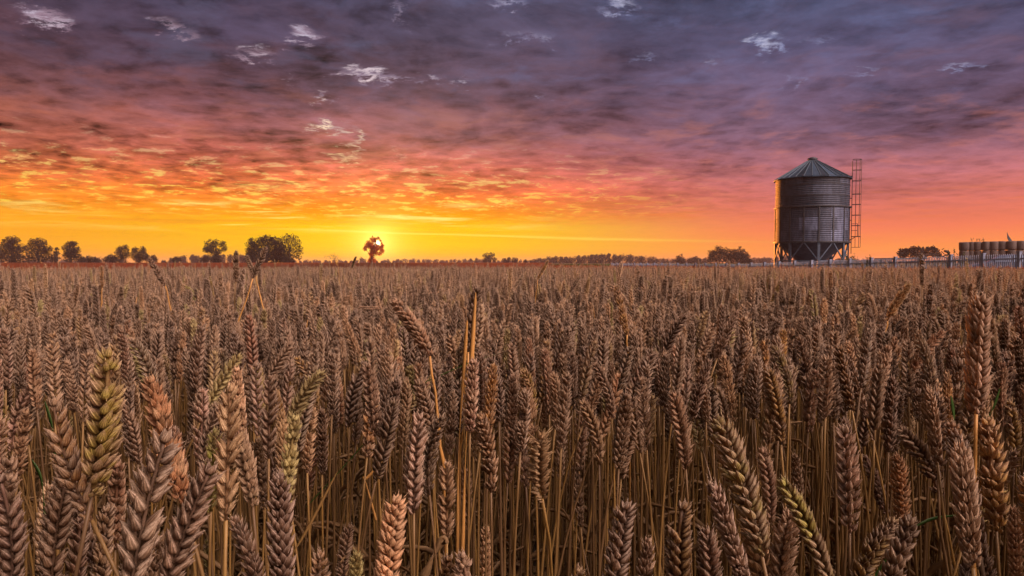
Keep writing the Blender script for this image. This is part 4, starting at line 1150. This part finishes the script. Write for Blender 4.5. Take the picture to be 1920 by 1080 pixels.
# ------------------------------------------------------------------ parked car, seen through the pickets
M_CAR = noisy("pale_blue_car_paint", (0.16, 0.20, 0.32), (0.18, 0.22, 0.35), 1, .15, metal=.4, spec=.6, bstr=0)
M_GLASS = noisy("car_glass", (0.48, 0.56, 0.76), (0.52, 0.6, 0.8), 1, .08, metal=.85, spec=.8, bstr=0)
M_TYRE = noisy("tyre_rubber", (0.02, 0.02, 0.02), (0.035, 0.035, 0.035), 20, .8)
M_RIM = noisy("wheel_rim", (0.4, 0.42, 0.45), (0.5, 0.52, 0.55), 5, .3, metal=.7)
car = empty("parked_car", (30.3, 42.0, 0.07), R(-28))     # local +x = rear, car nose points left
sec = [  # x, half width, sill z, belt z, roof z
 (-2.1, .62, .38, .55, .58), (-2.0, .74, .25, .68, .72), (-1.6, .80, .22, .82, .86), (-1.05, .83, .22, .90, .93), (-.95, .83, .22, .92, .98),
 (-.35, .84, .22, .94, 1.36), (.3, .84, .22, .95, 1.43), (1.1, .84, .22, .97, 1.40), (1.6, .82, .24, .98, 1.22), (2.0, .78, .27, .96, 1.02), (2.1, .70, .4, .8, .84)]
mb = MB(); vs = []
for x, hw, s0, b0, r0 in sec:
    ti = .62 if r0 - b0 > .15 else .9
    vs += [(x, -hw * .9, s0), (x, -hw, (s0 + b0) / 2), (x, -hw * .97, b0), (x, -hw * ti - .04, r0 - .03), (x, -hw * ti * .7, r0), (x, hw * ti * .7, r0), (x, hw * ti + .04, r0 - .03), (x, hw * .97, b0), (x, hw, (s0 + b0) / 2), (x, hw * .9, s0)]
fs = [tuple(range(10)), tuple(range(len(vs) - 10, len(vs)))[::-1]]
for i in range(len(sec) - 1):
    for k in range(10):
        k2 = (k + 1) % 10; fs.append((i * 10 + k, (i + 1) * 10 + k, (i + 1) * 10 + k2, i * 10 + k2))
mb.add(vs, fs); body = mb.build("body", M_CAR, car, smooth=False)
bv = body.modifiers.new("round", 'BEVEL'); bv.width = .04; bv.segments = 2; bv.limit_method = 'ANGLE'
for s in (-1, 1):
    for (xa, xb, za1, zb1, za2, zb2) in ((-.62, .22, .97, .98, 1.12, 1.34), (.30, 1.05, .985, .995, 1.36, 1.33), (1.12, 1.5, 1.0, 1.01, 1.32, 1.20)):
        mb = MB()
        def sd(x, z, off): 
            t = (z - .95) / .47; return Vector((x, s * (.84 - .26 * t + off), z))
        q = [(xa, za1), (xb, zb1), (xb, zb2), (xa, za2)]
        vs = [sd(x, z, .006) for x, z in q] + [sd(x, z, -.03) for x, z in q]
        mb.add(vs, [(0, 1, 2, 3), (7, 6, 5, 4)] + [(i, (i + 1) % 4, (i + 1) % 4 + 4, i + 4) for i in range(4)])
        mb.build("window", M_GLASS, car)
    for xw in (-1.32, 1.3):
        mb = MB(); N = 24
        pts = [(xw + math.cos(2 * math.pi * i / N) * .30, s * .76, .31 + math.sin(2 * math.pi * i / N) * .30) for i in range(N + 1)]
        ring_v = []; f_ = []
        for i in range(N):
            a = 2 * math.pi * i / N
            for rr, yy in ((.2, .86), (.31, .86), (.325, .78), (.31, .68), (.2, .68)): ring_v.append((xw + math.cos(a) * rr, s * yy, .31 + math.sin(a) * rr))
        for i in range(N):
            for k in range(5): f_.append((i * 5 + k, i * 5 + (k + 1) % 5, ((i + 1) % N) * 5 + (k + 1) % 5, ((i + 1) % N) * 5 + k))
        mb.add(ring_v, f_); wh = mb.build("wheel", M_TYRE, car)
        mb = MB(); mb.tube([(xw, s * .70, .31), (xw, s * .84, .31)], .2, 16); mb.build("rim", M_RIM, wh)
    mb = MB(); mb.box((-1.98, s * .60, .64), (.16, .26, .14)); mb.build("headlight", noisy("lamp_glass", (.7, .72, .75), (.8, .8, .85), 2, .08, metal=.3, bstr=0), car)
    mb = MB(); mb.box((-1.9, s * .765, .62), (.14, .05, .10)); mb.build("indicator", noisy("amber_glass", (.7, .22, .03), (.8, .3, .05), 2, .15, bstr=0), car)
    mb = MB(); mb.box((2.05, s * .66, .80), (.1, .2, .22)); mb.build("tail_light", noisy("red_glass", (.4, .02, .02), (.5, .03, .02), 2, .15, bstr=0), car)
tag(car, "pale blue car parked behind the picket fence in front of the straw bales", "car")

# ------------------------------------------------------------------ single grasses in the foreground
def blade(label, pts, d, w, m_=None, name="green_grass"):
    q = [at(x, y, d + dz) for x, y, dz in pts]
    # smooth the polyline
    out = []
    for i in range(len(q) - 1):
        p0 = q[max(i - 1, 0)]; p1 = q[i]; p2 = q[i + 1]; p3 = q[min(i + 2, len(q) - 1)]
        for k in range(5):
            t = k / 5; out.append(.5 * ((2 * p1) + (p2 - p0) * t + (2 * p0 - 5 * p1 + 4 * p2 - p3) * t * t + (3 * p1 - p0 - 3 * p2 + p3) * t ** 3))
    out.append(q[-1]); n_ = len(out)
    mb = MB(); ribbon(mb, [o - out[0] for o in out], [max(.0004, w * math.sin(math.pi * min(1, .25 + .75 * (1 - abs(2 * (i / (n_ - 1)) - .7)) if i < n_ * .85 else (n_ - 1 - i) / (n_ * .15) * .5))) for i in range(n_)], fold=.3)
    o = mb.build(name, m_ or M_GREEN, smooth=True, loc=out[0])
    tag(o, label, "grass"); return o
blade("bright green grass blade arching between wheat ears at the bottom right", [(1640,1080,0),(1690,1010,0),(1740,975,0),(1795,966,.02)], .9, .0022)
blade("short green blade standing left of the thick orange stem", [(1795,815,0),(1788,780,0),(1783,742,0)], .85, .0022)
blade("green blade pointing up right of the thick orange stem", [(1850,785,0),(1862,765,0),(1875,728,0)], .8, .0016)
blade("dark green weed blade beside the bent olive wheat ear", [(85,985,0),(78,900,0),(60,862,0)], .6, .0016)
blade("green blade tuft above the bent olive wheat ear", [(104,860,0),(98,800,0),(84,752,0)], .75, .0018)
blade("dark broad dry leaf folded down at the bottom centre", [(795,1080,0),(812,1045,0),(830,1012,0),(838,1020,0)], .8, .006, M_DRY, "dry_leaf")
blade("small kinked straw bent sharply left of the brightest wheat ear", [(705,975,0),(684,898,0),(686,898,0),(722,862,0)], .9, .002, M_OCHRE, "bent_straw")
blade("tall ochre straw, left one of the bright pair", [(857,1080,0),(860,850,0),(872,660,0),(876,600,0)], .95, .0026, M_OCHRE, "ochre_straw")
blade("tall ochre straw, right one of the bright pair", [(866,1080,0),(873,850,0),(884,680,0),(892,548,0)], .93, .0032, M_OCHRE, "ochre_straw")
blade("slanting brown straw crossing the bottom left of centre", [(480,1130,0),(560,1020,0),(632,885,0)], .7, .0016, M_STEM, "slanting_straw")
# dry grass stem with narrow head, and an airy plume
def line_stem(mb, pts, d, r0): mb.tube([at(x, y, d) for x, y in pts], r0, 5)
e = empty("seeding_grass", at(575, 950, 1.0)); mb = MB(); o0 = e.location.copy()
pp = [(575, 950), (640, 880), (720, 790), (800, 715), (880, 680), (960, 655)]
mb.tube([at(x, y, 1.0) - o0 for x, y in pp], [.0009, .0009, .0008, .0007, .0006, .0003], 5); mb.build("stem", M_GREEN, e)
mb = MB(); r = random.Random(3)
for k in range(16):
    t = k / 15; p = at(895 + 68 * t, 678 - 24 * t, 1.0) - o0
    floret(mb, p, Vector((0, -1, .2)).normalized(), Vector((.9, 0, .3 + (k % 2) * .25)).normalized(), Vector((0, 0, 1)), .008, .0009, .0008, r, 5, 5, .4)
mb.build("seed_head", M_EAR, e)
tag(e, "long thin grass stem with narrow seed head slanting across the middle", "grass")
e = empty("grass_plume", at(635, 500, 4.2)); o0 = e.location.copy(); mb = MB(); sd = MB(); r = random.Random(8)
main = [at(x, y, 4.2) - o0 for x, y in ((640, 560), (634, 500), (628, 488))]
mb.tube(main, [.0015, .0012, .001], 4)
for k in range(9):
    tx = 612 + k * 3.2 + r.uniform(-2, 2); ty = 480 - r.uniform(0, 8) + abs(tx - 628) * .3
    mid = at((628 + tx) / 2, min(ty - 1, 478), 4.2) - o0; t = at(tx, ty + 5, 4.2) - o0
    mb.tube([main[1 + (k % 2)], mid, t], [.0008, .0006, .0005], 3)
    for q in range(3):
        floret(sd, t + Vector((r.uniform(-.008, .008), 0, r.uniform(-.01, .01))), Vector((0, -1, 0)), Vector((r.uniform(-.3, .3), 0, -1)).normalized(), Vector((1, 0, 0)), .012, .0016, .0012, r, 4, 4, .6)
mb.build("stem", M_OCHRE, e); sd.build("seed_head", M_EAR, e)
tag(e, "airy drooping grass plume showing against the sky left of the lone tree", "grass")

# ------------------------------------------------------------------ sky (world), sun, haze
SUN_AZ = math.atan((707 - 960) / F); SUN_EL = math.atan((492 - 457) / F * math.cos(SUN_AZ))
sd_ = Vector((math.sin(SUN_AZ) * math.cos(SUN_EL), math.cos(SUN_AZ) * math.cos(SUN_EL), math.sin(SUN_EL)))
sun = bpy.data.lights.new("sun", 'SUN'); so = bpy.data.objects.new("sun", sun); COL.objects.link(so)
sun.energy = 4.5; sun.angle = R(0.6); sun.color = (1.0, 0.28, 0.045)
so.rotation_euler = sd_.to_track_quat('Z', 'Y').to_euler(); so.location = (0, 0, 30)

world = bpy.data.worlds.new("World"); scene.world = world; world.use_nodes = True
world.node_tree.nodes.clear(); n = NT(world.node_tree)
dirv = n.vm('NORMALIZE', n.node('ShaderNodeTexCoord').outputs['Generated'])
sp = n.node('ShaderNodeSeparateXYZ'); n.l.new(dirv, sp.inputs[0]); X, Y, Z = sp.outputs
el = n.m('MULTIPLY', n.m('ARCSINE', Z), 57.2958)
az = n.m('MULTIPLY', n.m('ARCTAN2', X, Y), 57.2958)
# picture coordinates of the cloud deck: a plane seen at a slant
zz = n.m('MAXIMUM', n.m('ADD', Z, 0.10), 0.03)
P2 = n.comb(n.m('DIVIDE', X, zz), n.m('DIVIDE', Y, zz), 0.0)
warp = n.noise(P2, 0.9, 4, 0.55)
P3 = n.vm('ADD', P2, n.comb(n.m('MULTIPLY', warp, 0.5), n.m('MULTIPLY', warp, 0.3), 0.0))
vn = n.node('ShaderNodeTexVoronoi', feature='SMOOTH_F1'); vn.inputs['Scale'].default_value = 7.5; vn.inputs['Smoothness'].default_value = .7
n.l.new(n.vm('ADD', P3, n.comb(n.m('MULTIPLY', n.noise(P2, 7, 4, .6), .22), n.m('MULTIPLY', n.noise(n.vm('ADD', P2, (5, 5, 5)), 7, 4, .6), .22), 0)), vn.inputs['Vector'])
cell = vn.outputs['Distance']
n_big = n.noise(P3, 1.15, 4, 0.52)
n_mid = n.noise(P3, 5.6, 6, 0.60)
n_fin = n.noise(P3, 19, 5, 0.66)
PS = n.comb(n.m('MULTIPLY', az, 0.10), n.m('MULTIPLY', el, 1.5), 2.0)      # long flat streaks low down
n_str = n.noise(PS, 1.0, 6, 0.6, 0.4)
elw = n.m('ADD', el, n.m('MULTIPLY', n.m('SUBTRACT', n_mid, 0.5), n.lin(el, 2, 12, 0.6, 5.0)))
E = lambda v: v / 30.0
f_el = n.m('DIVIDE', elw, 30.0)
def RP(lst): return n.ramp(f_el, [(E(a), s2l(c)) for a, c in lst])
rampL = RP([(0, (255,160,30)), (1.0, (255,172,30)), (3.2, (255,168,30)), (4.6, (252,140,34)), (6.2, (218,108,50)), (8.2, (160,80,58)), (11.5, (112,64,62)), (15, (78,58,74)), (21, (60,56,78)), (30, (100,95,125))])
rampS = RP([(0, (255,170,0)), (1.2, (255,198,0)), (2.8, (255,200,10)), (4.0, (255,150,12)), (5.6, (250,112,40)), (8.0, (212,92,68)), (10.5, (158,82,86)), (13.5, (112,72,90)), (17.5, (84,68,96)), (22, (74,68,98)), (30, (110,105,140))])
rampR = RP([(0, (255,140,70)), (1.0, (255,150,72)), (2.6, (246,128,90)), (4.5, (212,112,98)), (7.0, (168,94,102)), (9.6, (122,80,106)), (12.5, (106,80,114)), (16, (84,76,114)), (21, (62,70,106)), (30, (105,110,150))])
base = n.mix(n.ss(az, -36, -12), rampL, rampS)
base = n.mix(n.ss(az, -6, 24), base, rampR)
# clouds: dark bellies / lighter thin parts
shade = n.m('ADD', n.lin(n_mid, .34, .66, -.26, .30), n.lin(n_fin, .3, .7, -.17, .20))
shade = n.m('ADD', shade, n.lin(cell, .12, .62, -.24, .34))
shade = n.m('ADD', shade, n.lin(n_big, .36, .64, -.50, .40))
amp = n.ss(el, 2.5, 8.0, 0.05, 1.0)
left = n.ss(az, 8, -34, 0.66, 1.35)
shade = n.m('MULTIPLY', n.m('MULTIPLY', shade, amp), left)
mul = n.m('MULTIPLY', n.m('ADD', 1.0, shade), n.m('SUBTRACT', 1.0, n.m('MULTIPLY', n.ss(az, 5, -30), n.ss(el, 9, 16, 0, .30))))
cl = n.mix(1.0, base, n.comb(mul, mul, mul), 'MULTIPLY')
# salmon light on cloud undersides
red = n.m('MULTIPLY', n.ss(n.noise(n.vm('ADD', P3, (7.3, 2.1, 0)), 3.4, 6, .6), .50, .72), n.ss(el, 22, 7, 0.10, .55))
red = n.m('MULTIPLY', red, n.ss(el, 4.5, 7))
cl = n.mix(red, cl, n.mix(n.ss(el, 6, 16), n.mix(n.ss(az, -10, 25), s2l((236, 122, 74)), s2l((228, 118, 104))), s2l((142, 86, 92))))
# blue-grey thin veils
blu = n.m('MULTIPLY', n.ss(n.noise(n.vm('ADD', P3, (1.3, 9.1, 3)), 3.4, 6, .62), .52, .74), n.ss(el, 8, 18, 0, .55))
cl = n.mix(blu, cl, n.mix(n.ss(az, -30, 20), s2l((96, 92, 122)), s2l((104, 112, 168))))
# bright gaps where the lit sky shows through
def dirpx(px, py):
    v = at(px, py, 1.0) - Vector((0, 0, EYE)); v.normalize()
    return math.degrees(math.atan2(v.x, v.y)), math.degrees(math.asin(v.z))
gaps = [(88,33,34,9,.9),(318,42,26,9,.55),(350,64,22,8,.5),(552,62,26,10,1.0),(478,98,36,8,.7),(600,178,14,9,.6),(545,150,9,9,.4),(690,138,40,9,1.0),(790,146,24,6,.6),(862,152,20,5,.5),
        (612,235,34,8,.9),(668,262,12,26,.7),(650,298,26,8,.75),(480,352,70,9,.65),(560,350,34,8,.75),(655,353,16,7,.8),(705,364,12,6,.6),(230,298,16,6,.45),(365,310,20,6,.45),(30,292,34,9,.55),
        (1450,75,32,12,.95),(1470,152,12,9,.5),(1790,124,26,5,.6),(1160,10,36,9,.8),(960,4,34,6,.7),(985,66,60,10,.45),(760,20,9,20,.45),(1010,178,22,7,.35),(1220,105,30,5,.4),
        (945,378,30,5,.8),(850,382,50,5,.5),(1130,367,22,4,.55),(1630,128,20,5,.4),(1550,70,26,6,.4),(1330,110,26,12,.35)]
acc = None
wz = n.m('SUBTRACT', n.noise(P3, 3.0, 5, .6), 0.5)
azw = n.m('ADD', az, n.m('ADD', n.m('MULTIPLY', wz, 6.0), n.m('MULTIPLY', n.m('SUBTRACT', n.noise(n.vm('ADD', P3, (3, 8, 1)), 10, 4, .6), .5), 4.5))); elw2 = n.m('ADD', el, n.m('MULTIPLY', n.m('SUBTRACT', n_fin, .5), 3.2))
for (px, py, sx, sy, am) in gaps:
    a0, e0 = dirpx(px, py); ka = 1 / (sx * 0.046); ke = 1 / (sy * 0.058)
    dx = n.m('MULTIPLY', n.m('SUBTRACT', azw, a0), ka); dy = n.m('MULTIPLY', n.m('SUBTRACT', elw2, e0), ke)
    g = n.m('MULTIPLY', n.m('EXPONENT', n.m('MULTIPLY', n.m('ADD', n.m('MULTIPLY', dx, dx), n.m('MULTIPLY', dy, dy)), -1.0)), am)
    acc = g if acc is None else n.m('MAXIMUM', acc, g)
gn = n.noise(P3, 12, 6, .68)
halo = n.m('MULTIPLY', n.ss(n.m('ADD', n.m('MULTIPLY', acc, .9), n.m('MULTIPLY', n.m('SUBTRACT', n_fin, .5), 1.6)), .12, .9), n.ss(acc, 0.01, .25))
cl = n.mix(n.m('MULTIPLY', halo, .75), cl, n.mix(n.ss(el, 5, 13), s2l((255, 190, 90)), n.mix(n.ss(az, -25, 15), s2l((176, 140, 160)), s2l((132, 138, 190)))))
gap = n.m('ADD', n.m('MULTIPLY', acc, 1.35), n.m('MULTIPLY', n.m('SUBTRACT', gn, .5), 3.6))
gap = n.m('MULTIPLY', n.ss(gap, 0.50, 2.0), n.ss(acc, 0.02, .3))
gcol = n.mix(n.ss(el, 5, 15), s2l((255, 232, 110)), n.mix(n.ss(az, -20, 15), s2l((244, 212, 212)), s2l((172, 174, 218))))
gcol = n.mix(n.ss(el, 12, 19), gcol, s2l((182, 180, 214)))
cl = n.mix(n.m('MULTIPLY', gap, .95), cl, gcol)
# small golden flecks low in the deck near the sun side
fl_ = n.m('MULTIPLY', n.ss(n.m('ADD', n.noise(P3, 6.0, 6, .70), n.m('MULTIPLY', n.m('SUBTRACT', cell, .3), .22)), n.ss(el, 4, 15, .555, .645), n.ss(el, 4, 15, .68, .77)), n.m('MULTIPLY', n.ss(el, 3.2, 4.4), n.ss(el, 11, 4.8)))
fl_ = n.m('MULTIPLY', fl_, n.m('MULTIPLY', n.ss(az, 20, -6), n.ss(az, -80, -34, .3, 1)))
cl = n.mix(n.m('MULTIPLY', fl_, .9), cl, n.mix(n.ss(el, 5, 12), s2l((255, 214, 80)), s2l((238, 196, 190))))
# flat bright streaks just above the sun
st = n.m('MULTIPLY', n.ss(n_str, .50, .66), n.m('MULTIPLY', n.ss(el, 2.2, 3.2), n.ss(el, 5.2, 4.2)))
st = n.m('MULTIPLY', st, n.m('MULTIPLY', n.ss(az, 6, -7), n.ss(az, -44, -22, .25, 1)))
cl = n.mix(n.m('MULTIPLY', st, .9), cl, s2l((255, 244, 130)))
ds = n.m('MULTIPLY', n.ss(n_str, .47, .34), n.m('MULTIPLY', n.ss(el, 1.6, 3.0), n.ss(el, 6, 4.6)))
cl = n.mix(n.m('MULTIPLY', ds, .30), cl, s2l((238, 128, 40)))
# long thin streak running right from the sun
le = n.m('SUBTRACT', el, n.m('ADD', 2.15, n.m('ADD', n.m('MULTIPLY', az, -.028), n.m('MULTIPLY', n.m('SUBTRACT', n_str, .5), .5))))
ls = n.m('MULTIPLY', n.m('EXPONENT', n.m('MULTIPLY', n.m('MULTIPLY', le, le), -120)), n.m('MULTIPLY', n.ss(az, -22, -14), n.ss(az, 26, -4)))
cl = n.mix(n.m('MULTIPLY', ls, .7), cl, s2l((255, 225, 90)))
lum = n.vm('DOT_PRODUCT', cl, (.3, .55, .15), out=1)
cl = n.mix(n.m('MULTIPLY', n.ss(el, 3.5, 11, 0, .28), n.ss(az, -34, 0, .4, 1)), cl, n.comb(lum, lum, lum))
# glow and disc of the sun
ca = n.vm('DOT_PRODUCT', dirv, tuple(sd_), out=1)
ang = n.m('MULTIPLY', n.m('ARCCOSINE', n.m('MINIMUM', ca, 0.9999999)), 57.2958)
g1 = n.m('EXPONENT', n.m('MULTIPLY', ang, -1 / 1.1)); g2 = n.m('EXPONENT', n.m('MULTIPLY', ang, -1 / 4.5))
disc = n.ss(ang, .36, .16)
glow = n.vm('ADD', n.vm('MULTIPLY', n.comb(g1, g1, g1), (.9, .75, .30)), n.vm('MULTIPLY', n.comb(g2, g2, g2), (.22, .16, .0)))
glow = n.vm('ADD', glow, n.vm('MULTIPLY', n.comb(disc, disc, disc), (3.5, 2.8, 1.6)))
front = n.vm('ADD', cl, glow)
# the part of the sky above and behind the camera: unseen, pale, with a bright lobe added to light the wheat
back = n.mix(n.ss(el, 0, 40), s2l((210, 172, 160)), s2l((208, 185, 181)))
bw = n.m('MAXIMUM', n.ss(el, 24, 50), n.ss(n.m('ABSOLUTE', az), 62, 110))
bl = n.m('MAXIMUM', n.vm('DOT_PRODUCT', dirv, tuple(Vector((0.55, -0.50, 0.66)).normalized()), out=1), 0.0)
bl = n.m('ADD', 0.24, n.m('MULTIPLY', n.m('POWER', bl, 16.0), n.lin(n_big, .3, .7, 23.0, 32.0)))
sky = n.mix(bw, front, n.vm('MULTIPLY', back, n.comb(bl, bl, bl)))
sky = n.mix(n.ss(el, -0.4, -3), sky, s2l((90, 55, 40)))
nis = n.node('ShaderNodeTexSky', sky_type='NISHITA'); nis.sun_disc = False; nis.altitude = 50
nis.sun_elevation = SUN_EL; nis.sun_rotation = SUN_AZ; nis.dust_density = 3
n.l.new(dirv, nis.inputs[0]) if nis.inputs else None
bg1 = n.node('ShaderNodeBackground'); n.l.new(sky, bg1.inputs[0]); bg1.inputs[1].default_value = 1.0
bg2 = n.node('ShaderNodeBackground'); n.l.new(nis.outputs[0], bg2.inputs[0]); n.l.new(n.m('MULTIPLY', n.m('MAXIMUM', n.m('MULTIPLY', gap, .4), bw), 0.05), bg2.inputs[1])
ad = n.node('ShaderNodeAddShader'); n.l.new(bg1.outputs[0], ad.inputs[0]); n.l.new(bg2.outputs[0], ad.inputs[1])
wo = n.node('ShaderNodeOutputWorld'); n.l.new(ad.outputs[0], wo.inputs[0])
world.cycles.sampling_method = 'MANUAL'; world.cycles.sample_map_resolution = 1024

# morning haze
mb = MB(); mb.box((0, 1050, 5.75), (4960, 2800, 15.5))
hz = mb.build("haze", None if False else bpy.data.materials.new("haze_air"))
m = hz.data.materials[0]; m.use_nodes = True; m.node_tree.nodes.clear(); n = NT(m.node_tree)
pv = n.node('ShaderNodeVolumePrincipled'); pv.inputs['Color'].default_value = (1.0, 0.62, 0.55, 1)
pv.inputs['Density'].default_value = 0.00021; pv.inputs['Anisotropy'].default_value = 0.0
mo = n.node('ShaderNodeOutputMaterial'); n.l.new(pv.outputs[0], mo.inputs['Volume'])
tag(hz, "thin pinkish morning haze over the fields", "haze", kind="stuff")

# ------------------------------------------------------------------ render settings
scene.render.engine = 'CYCLES'
scene.view_settings.view_transform = 'Standard'; scene.view_settings.look = 'None'
scene.view_settings.exposure = 0.0; scene.view_settings.gamma = 1.0
cy = scene.cycles
cy.use_denoising = True
try: cy.denoiser = 'OPENIMAGEDENOISE'
except Exception: pass
cy.max_bounces = 6; cy.diffuse_bounces = 3; cy.glossy_bounces = 2; cy.transmission_bounces = 3; cy.volume_bounces = 1
cy.transparent_max_bounces = 8; cy.sample_clamp_indirect = 3.0
cy.volume_step_rate = 10; cy.use_adaptive_sampling = True; cy.adaptive_threshold = 0.02
cy.caustics_reflective = False; cy.caustics_refractive = False
